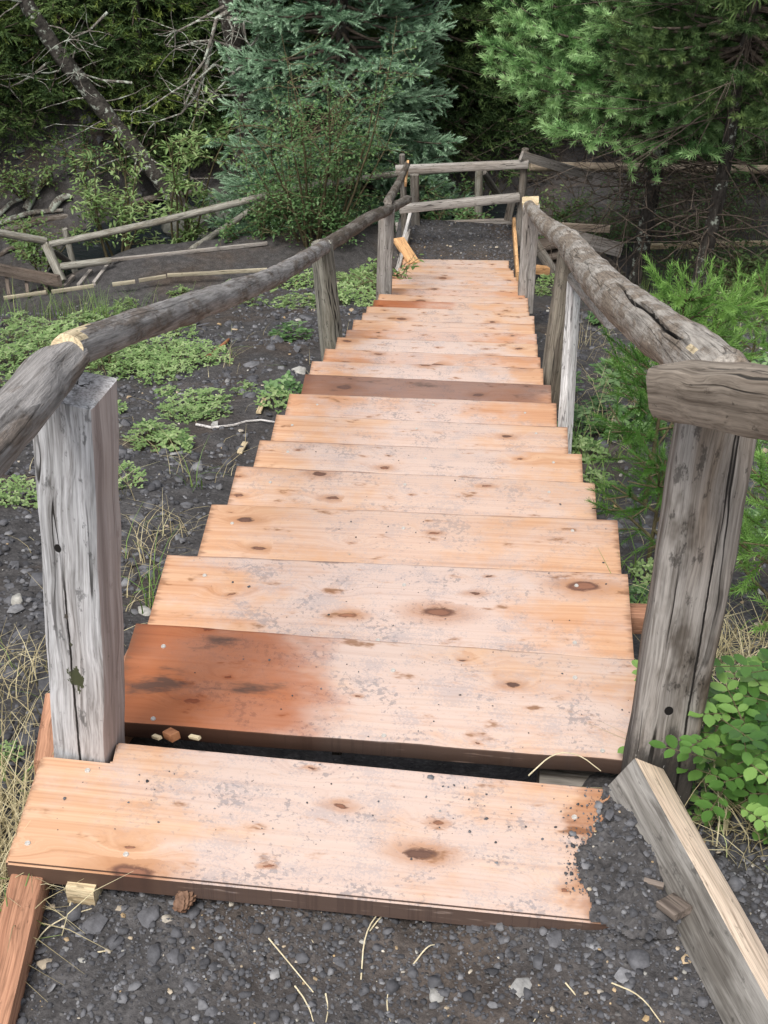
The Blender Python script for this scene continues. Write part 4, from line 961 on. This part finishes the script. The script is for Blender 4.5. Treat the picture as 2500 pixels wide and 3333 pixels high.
# dead timber on the left
def limb(p, d, ln, n, r, wob=.16, grav=-.03):
    pts = [np.array(p, float)]; d = np.array(d, float)
    for i in range(n):
        d = d+r.normal(0, wob, 3)+np.array([0, 0, grav]); d /= np.linalg.norm(d); pts.append(pts[-1]+d*ln/n)
    return pts
r = np.random.default_rng(5)
lt_ = thing('leaning_tree', tuple(at_y(610, 720, 16.6)), 'dead grey tree leaning steeply to the left above the creek', 'tree')
Lp = [at_y(640, 745, 15.9), at_y(500, 560, 15.9), at_y(330, 350, 15.9), at_y(190, 170, 15.9), at_y(80, 0, 15.9), at_y(0, -160, 15.9)]
log_obj('trunk', Lp, [.11, .10, .095, .09, .085, .08], M_BARKL, lt_, ns=14, rough=.15)
ln_ = []
for i in range(26):
    f = r.random(); j = min(int(f*5), 4); p = Lp[j]+(Lp[j+1]-Lp[j])*(f*5-j); ln_.append((limb(p, (r.normal(), r.normal()*.6-.4, r.normal()*.5), r.uniform(.4, 1.1), 7, r), .012, .002))
tubes('branches', ln_, M_TWIGP, lt_, 5)
dt = thing('dead_tree', tuple(at_y(790, 560, 16.8)), 'dead tree with pale lichen covered hanging branches left of the spruce', 'tree')
Tp = [at_y(770, 640, 16.2), at_y(800, 380, 16.2), at_y(775, 200, 16.2), at_y(745, 30, 16.2), at_y(735, -200, 16.2)]
log_obj('trunk', Tp, [.13, .12, .115, .11, .1], M_BARKD, dt, ns=14, rough=.12)
br = [[(740, 40), (705, 60), (690, 120), (665, 200), (610, 270), (560, 300), (470, 360)], [(690, 130), (670, 230), (640, 310), (590, 370), (505, 398)], [(745, 60), (790, 65), (800, 130), (815, 150)], [(730, 20), (640, 70), (580, 100), (540, 150)], [(790, 210), (740, 260), (700, 300), (670, 330)], [(780, 160), (690, 130), (620, 140), (570, 160)], [(790, 310), (720, 310), (650, 350)], [(735, 45), (760, 100), (750, 160)], [(770, 240), (700, 210), (640, 260), (600, 340)], [(430, 270), (330, 260), (250, 235)], [(350, 40), (290, 100), (220, 130)], [(160, 200), (100, 250), (30, 285)]]
ln_ = []
for i, b in enumerate(br):
    pts = [at_y(px, py, 15.95-.10*q) for q, (px, py) in enumerate(b)]; ln_.append((pts, .030 if i < 3 else .018, .006))
    for q in range(10):
        j = r.integers(1, len(pts)); ln_.append((limb(pts[j], (r.normal(), r.normal()*.4-.2, r.normal()*.6), r.uniform(.15, .5), 5, r), .007, .002))
tubes('branches', ln_, M_TWIGP, dt, 5)
drift = [((0, 730), (210, 685), .035), ((20, 755), (330, 700), .045), ((90, 688), (170, 570), .05), ((0, 835), (85, 805), .03), ((170, 690), (235, 640), .05), ((430, 665), (690, 630), .04), ((0, 700), (100, 640), .03)]
for i, (a, b, rr_) in enumerate(drift):
    A, B = ground_at(*a)+np.array([0, -.05, rr_*.8]), ground_at(*b)+np.array([0, -.05, rr_*.8]); mid = (A+B)/2+np.array([0, 0, .05])
    tag(log_obj('fallen_branch', [A, mid, B], [rr_, rr_*.9, rr_*.7], M_LOGD if i % 2 else M_TWIGP, None, ns=10, rough=.2), ('pale fallen branch sloping above the left fence rail', 'long dark fallen log behind the left fence post', 'steep fallen log leaning on the left bank', 'short fallen pole at the left edge below the fence rail', 'pale broken log stub on the left bank', 'fallen log lying across the creek', 'bare fallen branch at the far left edge')[i], 'branch')
for i, (px, py, Y, s) in enumerate([(630, 745, 15.6, .34), (760, 690, 16.2, .38), (540, 700, 16.2, .22), (930, 680, 15.9, .25)]):
    p = at_y(px, py, Y); bm = bmesh.new(); bmesh.ops.create_icosphere(bm, subdivisions=3, radius=1)
    for v in bm.verts: v.co *= s*(1+.35*noise.noise(v.co*1.6+Vector((i*9, 0, 0)))+.12*noise.noise(v.co*5)); v.co.z *= .75
    me = bpy.data.meshes.new('boulder'); bm.to_mesh(me); bm.free()
    tag(link('boulder', me, M_ROCK, None, Matrix.Translation(Vector((p[0], p[1], p[2])))), ('dark mossy boulder in the creek behind the pole fence', 'large dark boulder under the dead lichen tree', 'small boulder on the far creek edge', 'dark boulder beside the leafy shrub')[i], 'boulder')

# ------------------------------------------------------------------ broad leaved shrubs and herbs
LF = (np.array([(0, 0, 0), (.30, .26, .06), (.30, 0, -.02), (.30, -.26, .06), (.68, .24, .06), (.68, 0, -.03), (.68, -.24, .06), (1, 0, -.05)]), np.array([(0, 2, 1), (0, 3, 2), (1, 2, 5), (1, 5, 4), (3, 6, 5), (3, 5, 2), (4, 5, 7), (5, 6, 7)]))
LN = (LF[0]*[1, .55, 1], LF[1])
LQ = (np.array([(0, 0, 0), (.5, .34, .08), (1, 0, -.05), (.5, -.34, .08)]), np.array([(0, 1, 2), (0, 2, 3)]))[0:2]
LQ = (LQ[0], np.array([(0, 2, 1), (0, 3, 2)]))
def leaf_shrub(name, base, stems, mat, leaf, ls, nl, label, cat, seed, spread, height, group=None, tint=(.5, .22), bias=.0, lw=.25, smat=None, dense=1.0):
    r = np.random.default_rng(seed); base = np.array(base, float); root = thing(name, base, label, cat, group); lines = []; pts_all = []
    for i in range(stems):
        a = r.uniform(0, 6.28); o = np.array([math.cos(a)*spread*r.uniform(.15, .8), math.sin(a)*spread*.7*r.uniform(.15, .8), height*r.uniform(.55, 1.05)])
        st_ = limb(base+np.array([math.cos(a), math.sin(a), 0])*.12*spread, o/np.linalg.norm(o), np.linalg.norm(o), 9, r, .07, 0); lines.append((st_, .012*height**.5, .003))
        for q in range(11):
            j = r.integers(2, 10); d = np.array([r.normal(), r.normal(), r.uniform(-.1, .8)]); tw_ = limb(st_[j], d, spread*r.uniform(.18, .55), 6, r, .2, -.02); lines.append((tw_, .0045, .0015)); pts_all += tw_[1:]
            for q2 in range(2):
                jj = r.integers(1, 6); t2 = limb(tw_[jj], d+r.normal(0, .9, 3), spread*r.uniform(.08, .25), 4, r, .2, -.02); lines.append((t2, .0025, .001)); pts_all += t2[1:]
        pts_all += st_[4:]
    pa = np.array(pts_all); wgt = np.exp(-bias*(pa[:, 2]-base[2])/height); idx = r.choice(len(pa), nl, p=wgt/wgt.sum())
    S = pa[idx]+r.normal(0, .035*spread*lw/.25, (nl, 3)); D = r.normal(0, 1, (nl, 3)); D[:, 2] = D[:, 2]*.5+.1
    cl = np.sin(S[:, 0]*7+seed)*np.sin(S[:, 2]*6+S[:, 1]*5)
    tubes('stems', lines, smat or M_STEM, root, 4, base)
    merged('foliage', leaf[0], leaf[1], S, rot_to(D), ls*r.uniform(.6, 1.2, nl), np.clip(tint[0]+tint[1]*(r.normal(0, .8, nl)+.35*cl), 0, 1), mat, root, base)
    return root
p = at_y(1030, 830, 13.75)
leaf_shrub('leafy_shrub', (p[0], p[1], p[2]), 19, M_LEAF, LF, .040, 7000, 'tall green leafy shrub between the lower path and the landing', 'shrub', 2, 1.05, 2.1, bias=1.5, tint=(.52, .22))
p = at_y(850, 830, 13.9)
leaf_shrub('leafy_shrub', (p[0], p[1], p[2]), 8, M_LEAF, LF, .042, 1900, 'lower green shrub at the end of the lower path', 'shrub', 21, .55, .8, bias=1.0)
p = at_y(585, 850, 14.3)
leaf_shrub('willow_shrub', (p[0], p[1], p[2]-.15), 6, M_LEAFY, LN, .082, 1150, 'thin willow shrub with long bright leaves behind the pole fence', 'shrub', 4, .62, 2.0, bias=.5, tint=(.55, .22))
p = at_y(380, 830, 14.2)
leaf_shrub('willow_shrub', (p[0], p[1], p[2]-.1), 7, M_LEAFY, LN, .08, 1300, 'willow shrub with bright leaves left of the taller willow', 'shrub', 6, .7, 1.5, bias=.8, tint=(.55, .22))
p = at_y(130, 850, 13.9)
leaf_shrub('leafy_shrub', (p[0], p[1], p[2]-.1), 9, M_LEAFY, LF, .05, 900, 'low bright green shrub behind the left fence post', 'shrub', 8, .55, .45, tint=(.35, .2))
BUSH = ['leafy bush seen through the landing railing', 'bright low bush just right of the landing post', 'low bush left of the right fir trunk', 'low bush behind the right fir trunks by the tan pole', 'leafy bush at the right edge near the tall sapling', 'leafy bush behind the left landing post', 'small bush behind the middle of the landing railing', 'bright small bush high on the dark left bank', 'small bush on the dark bank below the leaning tree', 'low bush between the two right trunks', 'small bright bush at the left edge of the last treads']
for i, (px, py, Y, n_, sp, h) in enumerate([(1480, 700, 14.6, 700, .6, .8), (1800, 640, 15, 800, .7, .6), (2000, 700, 15.2, 900, .9, .5), (2250, 660, 15.4, 900, 1.0, .5), (2420, 900, 12.4, 700, .8, .4), (1350, 600, 15, 600, .6, 1.0), (1600, 640, 15.2, 500, .5, .6), (60, 470, 15.6, 500, .6, .6), (250, 520, 15.8, 380, .5, .5), (2330, 820, 13.4, 600, .9, .4), (1240, 900, 10.6, 260, .4, .3)]):
    p = at_y(px, py, Y); z = max(float(gz(p[0], p[1])), -9)
    leaf_shrub('understory_bush', (p[0], p[1], z), 6, M_LEAFY if i % 3 == 1 else M_LEAF, LF, .05, n_, BUSH[i], 'bush', 50+i, sp, h, None, tint=(.42, .22))

# herbs on the left slope
def herb_mesh(seed, n, rad, h, mat, leaf, ls):
    r = np.random.default_rng(seed); S = []; D = []; T = []; lines = []
    for i in range(n):
        q = rad*math.sqrt(r.random()); a = r.uniform(0, 6.28); p = np.array([q*math.cos(a), q*math.sin(a), h*r.uniform(.25, 1)*(1-.6*(q/rad)**2)])
        if r.random() < .25: lines.append(([np.array([p[0]*.6, p[1]*.6, -.03]), p*[.85, .85, .6], p], .0022, .0012))
        a0 = r.uniform(0, 6.28); tt = r.normal(0, 1); k = r.uniform(.7, 1.2)
        for j in range(3):
            b = a0+j*2.09+r.normal(0, .15); S.append(p); D.append((math.cos(b), math.sin(b), r.uniform(-.25, .45))); T.append((.55+.21*tt, k))
    V = np.array(S); T = np.array(T); R = rot_to(np.array(D)); nv = len(leaf[0]); N = len(V)
    VV = (np.einsum('nij,vj->nvi', R, leaf[0])*(ls*T[:, 1])[:, None, None]+V[:, None]).reshape(-1, 3)
    FF = (leaf[1][None]+(np.arange(N)*nv)[:, None, None]).reshape(-1, 3)
    me = raw_mesh('foliage', VV, FF, np.clip(np.repeat(T[:, 0], nv), 0, 1)); me.materials.append(mat); return me, lines
HERB = [herb_mesh(1, 190, .17, .13, M_LEAFY, LF, .022), herb_mesh(2, 130, .14, .11, M_LEAFY, LF, .019), herb_mesh(3, 240, .23, .15, M_LEAFY, LF, .024), herb_mesh(4, 60, .10, .15, M_LEAF, LF, .03), herb_mesh(5, 45, .08, .10, M_LEAFY, LF, .022)]
STEMS = []
for i, (me, lines) in enumerate(HERB):
    V = tubes('stems', lines, M_STEM, None, 3); STEMS.append(V.data); bpy.data.objects.remove(V)
def herb(px, py, kind, s=1.0, label=None):
    p = ground_at(px, py)
    right_ = p[0] > .4
    if right_: zn = 'small herb clump beside the right far post' if py < 1020 and px < 1900 else 'shaded herb clump close against the right ends of the treads' if px < 1950 else 'herb clump among the fir saplings right of the stairs'
    elif py < 1010: zn = ('herb clump just below the pale path edging' if px < 700 else 'green herb clump between the round left post and the leafy shrub')
    elif px < 300 and py < 1320: zn = 'bright herb clump in the dense patch at the left edge behind the log rail'
    elif px < 720 and py < 1260: zn = 'bright herb clump in the long patch seen under the left log rail'
    elif px < 720 and py < 1400: zn = 'herb clump halfway between the near left post and the treads'
    elif px < 720 and py < 1500: zn = 'low herb clump just right of the near left post'
    elif px > 720: zn = 'herb clump close beside the left ends of the treads'
    else: zn = 'small herb clump low on the slope by the near left post'
    root = thing('leafy_herb', p, label or zn, 'plant', 'herbs: '+zn)
    a = link('foliage', HERB[kind][0], None, root); b = link('stems', STEMS[kind], None, root); a.matrix_basis = Matrix.Identity(4); b.matrix_basis = Matrix.Identity(4)
    root.rotation_euler = (-.2, 0, random.uniform(0, 6.28)); root.scale = (s, s, s*random.uniform(.55, .9))
    return root
for px, py, k, s in [(45, 1120, 2, .9), (130, 1160, 2, .9), (20, 1200, 2, .9), (210, 1130, 0, 1.0), (110, 1085, 1, 1.1), (60, 1060, 4, 1.2), (260, 1190, 0, 1), (30, 1270, 1, 1), (170, 1230, 1, 1.0), (360, 1210, 2, .9), (467, 1222, 2, .8), (400, 1170, 0, 1), (573, 1180, 2, .95), (640, 1192, 2, .8), (530, 1240, 1, 1), (573, 1100, 1, 1), (482, 1130, 1, 1), (799, 994, 1, 1.2), (972, 1000, 0, 1.2), (965, 935, 0, 1.3), (1175, 934, 0, 1.3), (1145, 990, 0, 1.3), (1200, 900, 1, 1.3), (640, 1340, 0, .95), (590, 1370, 1, .8), (690, 1360, 4, 1), (527, 1445, 1, 1), (490, 1425, 4, 1), (570, 1470, 4, 1), (930, 1300, 3, 1), (900, 1330, 4, 1.1), (380, 1590, 1, .7), (45, 1640, 0, .6), (370, 1345, 4, .8), (950, 1100, 3, 1.2), (588, 970, 4, 1.6), (543, 1290, 4, .8), (800, 1285, 4, .8), (420, 1000, 1, 1.0), (340, 1040, 1, 1.0), (20, 2470, 4, .4), (250, 1075, 0, 1.1), (400, 1090, 1, 1.1), (1100, 920, 1, 1.2), (1050, 900, 4, 1.5), (750, 940, 4, 1.3),
                     (1740, 960, 0, 1.0), (1790, 930, 1, 1.0), (1830, 1270, 3, 1.0), (1800, 1300, 4, 1.2), (1880, 1420, 3, 1.2), (1960, 1360, 3, 1.3), (2040, 1290, 3, 1.4), (1900, 1500, 4, 1.2), (2080, 1980, 3, .5), (2420, 1450, 3, 1.2), (2480, 1250, 3, 1.4), (2330, 1150, 3, 1.4), (2460, 1750, 3, .8), (2200, 1000, 0, 1.4), (2400, 1010, 0, 1.5), (2480, 930, 0, 1.5), (1970, 1050, 3, 1.4), (2110, 1890, 4, .7), (1940, 1590, 4, .9), (2060, 1430, 3, 1.2), (1985, 1250, 3, 1.2)]:
    herb(px, py, k, s)

# fir saplings right of the rail
def sapling(base, H, R, label, seed, nb=16, s=1.0, lean=(0, 0), az=None, tint=(.5, .2), sh=None, top=True):
    r = np.random.default_rng(seed); base = np.array(base, float); root = thing('fir_sapling', base, label, 'sapling'); sh = sh or SH_SAP
    S = []; D = []; C = []; T = []; lines = []; ax = [base+np.array([lean[0]*u*H, lean[1]*u*H, u*H]) for u in np.linspace(-.06, 1, 9)]; lines.append((ax, .010*H+.004, .003))
    def along(pts, sp, t0):
        for i in range(len(pts)-1):
            d = pts[i+1]-pts[i]; l = np.linalg.norm(d); n_ = max(1, int(l/sp))
            for q in range(n_): S.append(pts[i]+d*q/n_); D.append(d+r.normal(0, .02, 3)); C.append(s*r.uniform(.85, 1.1)); T.append(t0+r.normal(0, tint[1]*.4))
    for i in range(nb):
        u = .12+.86*(i+r.random()*.5)/nb; a = i*2.4+r.uniform(-.4, .4) if az is None else r.uniform(*az); ln = R*(1-.72*u)*r.uniform(.7, 1.1); d = np.array([math.cos(a), math.sin(a), .12+.75*u+r.normal(0, .1)]); p = base+np.array([lean[0]*u*H, lean[1]*u*H, u*H]); b_ = limb(p, d, ln, 5, r, .06, .01); lines.append((b_, .005, .0025)); along(b_[1:], .085*s, tint[0]+.1*u)
        for q in range(3):
            j = 1+q % 4; side = 1 if q % 2 else -1; pd = np.cross(d, (0, 0, 1)); t_ = d*.55+pd*side*.8+r.normal(0, .12, 3); l2 = ln*.42*(1-.16*j)*r.uniform(.6, 1.1); b2_ = limb(b_[j], t_, max(l2, .09), 2, r, .06, 0); lines.append((b2_, .003, .0015)); along(b2_, .085*s, tint[0]+.12)
    if top: along(ax[-3:], .085*s, tint[0]+.3)
    tubes('stem', lines, M_STEM, root, 5, base)
    merged('needles', sh[0], sh[1], np.array(S), rot_to(np.array(D), roll=r.normal(0, .25, len(S))), np.array(C), np.clip(T, 0, 1), M_SAP, root, base, tintv=sh[2])
    return root
b = ground_at(2260, 1330); b[2] = float(gz(b[0], b[1]))
sapling(b, .54, .34, 'tall bright fir sapling rising above the right log rail', 1, 11, 1.6, lean=(.10, .05), tint=(.70, .18))
b = ground_at(2100, 1640)
sapling(b, .62, .40, 'dark bushy fir sapling beside the right end of the treads', 2, 12, 1.0, tint=(.34, .2), sh=SH_SAP)
b = ground_at(2110, 1830)
sapling(b, .34, .26, 'low fir sapling at the foot of the right near post', 7, 10, .7, tint=(.30, .2), sh=SH_SAP)
b = ground_at(2160, 1400)
sapling(b, .66, .36, 'fir sapling with flat sprays just under the right log rail', 5, 11, 1.45, tint=(.60, .2))
b = ground_at(2490, 2060)
sapling(b, .50, .36, 'light green fir sapling at the right edge behind the near post', 3, 14, 1.05, tint=(.70, .18))
b = ground_at(2440, 1200)
sapling(b, .55, .3, 'small fir sapling tip showing right of the tall sapling', 9, 10, 1.1, tint=(.62, .18))

# rose bush in the bottom right corner: pinnate leaves
def rose_bush():
    r = np.random.default_rng(8); base = ground_at(2470, 2660); base = np.array([base[0]+.05, base[1]+.02, base[2]])
    root = thing('rose_bush', base, 'bright green rose bush with toothed leaflets at the right edge beside the near post', 'bush'); S = []; D = []; C = []; T = []; lines = []
    tg = [(2260, 2345), (2310, 2300), (2350, 2380), (2400, 2330), (2450, 2280), (2500, 2350), (2380, 2450), (2430, 2420), (2480, 2440), (2400, 2520), (2450, 2560), (2500, 2530), (2420, 2640), (2470, 2690), (2500, 2620), (2360, 2560), (2440, 2480), (2340, 2420), (2530, 2460), (2540, 2580), (2480, 2380), (2410, 2700), (2520, 2700), (2460, 2320), (2370, 2330), (2550, 2300), (2290, 2360), (2420, 2580), (2490, 2590), (2395, 2390), (2440, 2610), (2500, 2480), (2330, 2500), (2390, 2620), (2450, 2740), (2510, 2760), (2300, 2430), (2350, 2260), (2420, 2240), (2490, 2210)]
    for px, py in tg:
        p = at_y(px, py, base[1]+r.uniform(-.13, .12)); d = p-base; tw_ = [base+d*u+np.array([0, 0, .05*math.sin(math.pi*u)]) for u in np.linspace(0, 1, 6)]; lines.append((tw_, .003, .0012))
        for q in range(4):
            a = r.uniform(0, 6.28); rd = np.array([math.cos(a), math.sin(a), r.uniform(-.1, .35)]); rd /= np.linalg.norm(rd); ln = r.uniform(.05, .085); st_ = p+r.normal(0, .02, 3); pd = np.cross(rd, (0, 0, 1)); pd /= np.linalg.norm(pd); tt = .5+r.normal(0, .26)
            lines.append(([st_, st_+rd*ln*.5, st_+rd*ln], .0012, .0008))
            for j in range(3):
                q_ = st_+rd*ln*(.28+.28*j)
                for sd_ in (-1, 1): S.append(q_); D.append(pd*sd_+rd*.5+np.array([0, 0, r.uniform(-.1, .25)])); C.append(.027*r.uniform(.7, 1.25)); T.append(tt+r.normal(0, .06))
            S.append(st_+rd*ln); D.append(rd); C.append(.029); T.append(tt)
    tubes('stems', lines, M_STEM, root, 4, base)
    # toothed leaflet
    e = [(0, 0, 0)]; 
    prof = [(.12, .16), (.2, .20), (.28, .27), (.36, .26), (.46, .31), (.54, .29), (.64, .30), (.72, .25), (.82, .22), (.9, .13)]
    V = [(0, 0, 0)]+[(x, y, .18*y) for x, y in prof]+[(1, 0, -.05)]+[(x, -y, .18*y) for x, y in prof[::-1]]; mid = [(x, 0, -.02) for x in (.3, .6)]
    n = len(V); V += mid; F = []
    for i in range(n):
        j = (i+1) % n; c = n if (V[i][0]+V[j][0])/2 < .46 else n+1; F.append((c, j, i))
    F += [(n, n+1, 5), (n, n-5, n+1)]
    merged('foliage', np.array(V), np.array(F), np.array(S), rot_to(np.array(D)), np.array(C), np.clip(T, 0, 1), M_LEAFR, root, base)
rose_bush()

# ------------------------------------------------------------------ grass
def blade(r, p, ln, wd, bend_, az):
    d = np.array([math.cos(az), math.sin(az), 0]); s = np.array([-d[1], d[0], 0]); P = []
    for i, u in enumerate((0, .35, .7, 1)):
        q = p+d*ln*bend_*u*u+np.array([0, 0, ln*(u-.55*bend_*u*u)]); w_ = wd*(1-u*.85); P += [q-s*w_, q+s*w_]
    return P
def grass(name, items, mat, tintr, wd):
    r = np.random.default_rng(len(items)+int(wd*1e5)); V = []; F = []; T = []
    for (x, y, ln, b_) in items:
        z = float(gz(x, y)); q = len(V); V += blade(r, np.array([x, y, z-.005]), ln, wd*r.uniform(.7, 1.3), b_, r.uniform(0, 6.28)); F += [(q, q+1, q+3, q+2), (q+2, q+3, q+5, q+4), (q+4, q+5, q+7, q+6)]; T += [np.clip(r.normal(*tintr), 0, 1)]*8
    o = link(name, raw_mesh(name, np.array(V), F, np.array(T)), mat); o['kind'] = 'stuff'; return o
r = np.random.default_rng(77); it = []
def tuft(px, py, n, rad, ln, b=(.5, 1.3)):
    p = ground_at(px, py)
    for i in range(n): it.append((p[0]+r.normal(0, rad), p[1]+r.normal(0, rad), ln*r.uniform(.5, 1.2), r.uniform(*b)))
for px, py in ((20, 2900), (10, 2980), (40, 2800), (10, 3060), (60, 2740), (0, 2700), (20, 2600), (-20, 2830)): tuft(px, py, 55, .035, .16)
for px, py in ((40, 2250), (70, 2330), (10, 2400), (90, 2200), (30, 2150), (0, 2300)): tuft(px, py, 15, .05, .16)
for px, py in ((430, 1800), (470, 1860), (520, 1780), (560, 1760), (480, 1950), (400, 1830), (600, 1740)): tuft(px, py, 9, .04, .15)
for px, py in ((2350, 2200), (2400, 2150), (2450, 2250), (2320, 2120), (2480, 2120), (2380, 2060), (2300, 2250), (2470, 2330), (2330, 2600), (2250, 2550), (2360, 2720), (2420, 2760), (2320, 2420)): tuft(px, py, 38, .05, .15)
for px, py in ((1980, 1290), (2040, 1240), (2000, 1180), (2080, 1330), (1900, 1380), (1960, 1430), (2440, 1080), (1930, 1130)): tuft(px, py, 18, .07, .26)
for px, py in ((640, 1560), (380, 1620), (740, 1190), (380, 1460), (300, 2090)): tuft(px, py, 9, .04, .16)
for i in range(500):
    y = 1.8+8*r.random()**1.3; it.append((.5+r.random()*(.2+.25*y), y, r.uniform(.05, .16), r.uniform(.6, 1.5)))
for i in range(260):
    y = 1.2+7*r.random()**1.2; it.append((-.66-r.random()*(.2+.35*y), y, r.uniform(.04, .12), r.uniform(.8, 1.6)))
grass('dry_grass', it, M_GRASSD, (.5, .25), .0013)
it = []
for px, py in ((1890, 1500), (1910, 1560), (1930, 1620), (1870, 1470), (1960, 1660), (2030, 1880), (2070, 2040), (2010, 1500)): tuft(px, py, 16, .025, .2, (.2, .9))
for px, py in ((270, 1060), (330, 1045), (300, 1035), (240, 1050), (380, 1040), (450, 1045), (60, 1030), (150, 1040), (640, 1000)): tuft(px, py, 34, .10, .26, (.2, .8))
for px, py in ((620, 1590), (485, 1990), (510, 1900), (750, 1160), (20, 2560), (40, 3030)): tuft(px, py, 10, .02, .15, (.3, 1.0))
for px, py in ((2200, 1010), (2300, 960), (2400, 960), (2450, 1040), (2150, 960), (2350, 1060), (2480, 880), (2250, 900), (2440, 820), (1960, 800), (2000, 760), (2180, 830), (2320, 860), (2400, 760), (2250, 760), (1900, 720), (2480, 720), (2150, 720), (2340, 700)): tuft(px, py, 90, .30, .26, (.2, 1.0))
grass('green_grass', it, M_GRASSG, (.5, .22), .002)

# pale dry stalks lying on the gravel, each its own thing
ST = [[(1175, 3195), (1185, 3060), (1240, 2980), (1320, 2895)], [(1185, 3060), (1250, 2990), (1315, 2940)], [(2050, 3000), (2080, 2900), (2108, 2820)], [(2120, 2890), (2210, 2970), (2270, 3060), (2300, 3215)], [(1990, 3205), (2080, 3260), (2150, 3333)], [(1345, 3145), (1390, 3100), (1422, 3080)], [(875, 3060), (920, 3130), (1020, 3235)], [(1060, 3240), (1061, 3333)], [(960, 3215), (1020, 3330)], [(318, 3105), (380, 3103)], [(500, 3200), (580, 3175)], [(975, 3020), (1020, 3075)], [(1270, 3333), (1262, 3240)], [(60, 3200), (130, 3060), (215, 3005), (310, 2960)], [(1840, 3205), (1900, 3300)], [(2225, 2930), (2270, 3010), (2350, 3190)], [(1720, 2530), (1800, 2470), (1880, 2475), (1955, 2515)], [(225, 2970), (245, 2900), (280, 2850)], [(760, 2890), (778, 2925)], [(865, 2890), (882, 2940)], [(1760, 3265), (1735, 3333)]]
for i, s_ in enumerate(ST):
    pts = []
    for q, (px, py) in enumerate(s_):
        p = ground_at(px, py) if not (i == 16) else at_z(px, py, -.14)
        pts.append(p+np.array([0, 0, .004+(.012 if 0 < q < len(s_)-1 else 0)]))
    for _ in range(2 if len(pts) > 2 else 0):
        pts = [pts[0]]+[v for a_, b_ in zip(pts[:-1], pts[1:]) for v in (a_*.75+b_*.25, a_*.25+b_*.75)]+[pts[-1]]
    if len(pts) == 2: d_ = pts[1]-pts[0]; pts = [pts[0], pts[0]+d_*.35+np.array([-d_[1], d_[0], .05*abs(d_[0])])*.05, pts[0]+d_*.7+np.array([-d_[1], d_[0], 0])*.05, pts[1]]
    o = tubes('dry_stalk', [(pts, .0014, .0008)], M_GRASSS if False else mat_plain('straw', (.45, .38, .24), (.68, .60, .42), 40) if i == 0 else bpy.data.materials['straw'], None, 5)
    tag(o, ('long bent pale straw stalk standing up from the gravel below the first tread', 'shorter straw stalk forking off the long bent one')[i] if i < 2 else 'thin pale straw stalk lying on the foreground gravel', 'straw', None if i < 2 else 'straw stalks on the foreground gravel')
# white root on the left slope
pts = [ground_at(px, py)+np.array([0, 0, .012]) for px, py in ((640, 1390), (690, 1400), (760, 1392), (800, 1380), (850, 1375), (895, 1382))]
tag(tubes('white_root', [(pts, .006, .004)], M_WHITE, None, 6), 'thin white root lying on the soil left of the stairs', 'root')
pts = [ground_at(px, py)+np.array([0, 0, .02]) for px, py in ((670, 1180), (700, 1155), (730, 1130), (745, 1115))]
tag(tubes('twig', [(pts, .014, .008)], M_CHIP, None, 6), 'reddish brown twig lying upslope of the green herb patch', 'twig')
for (a, b, lb) in (((842, 1350), (862, 1310), 'pale yellow splinter on the soil left of the treads'), ((780, 1480), (800, 1455), 'orange wood splinter by the left ends of the treads')):
    A, B = ground_at(*a), ground_at(*b); tag(beam('splinter', A+np.array([0, 0, .01]), B+np.array([0, 0, .02]), .02, .008, M_FRESH, None, n=4), lb, 'splinter')
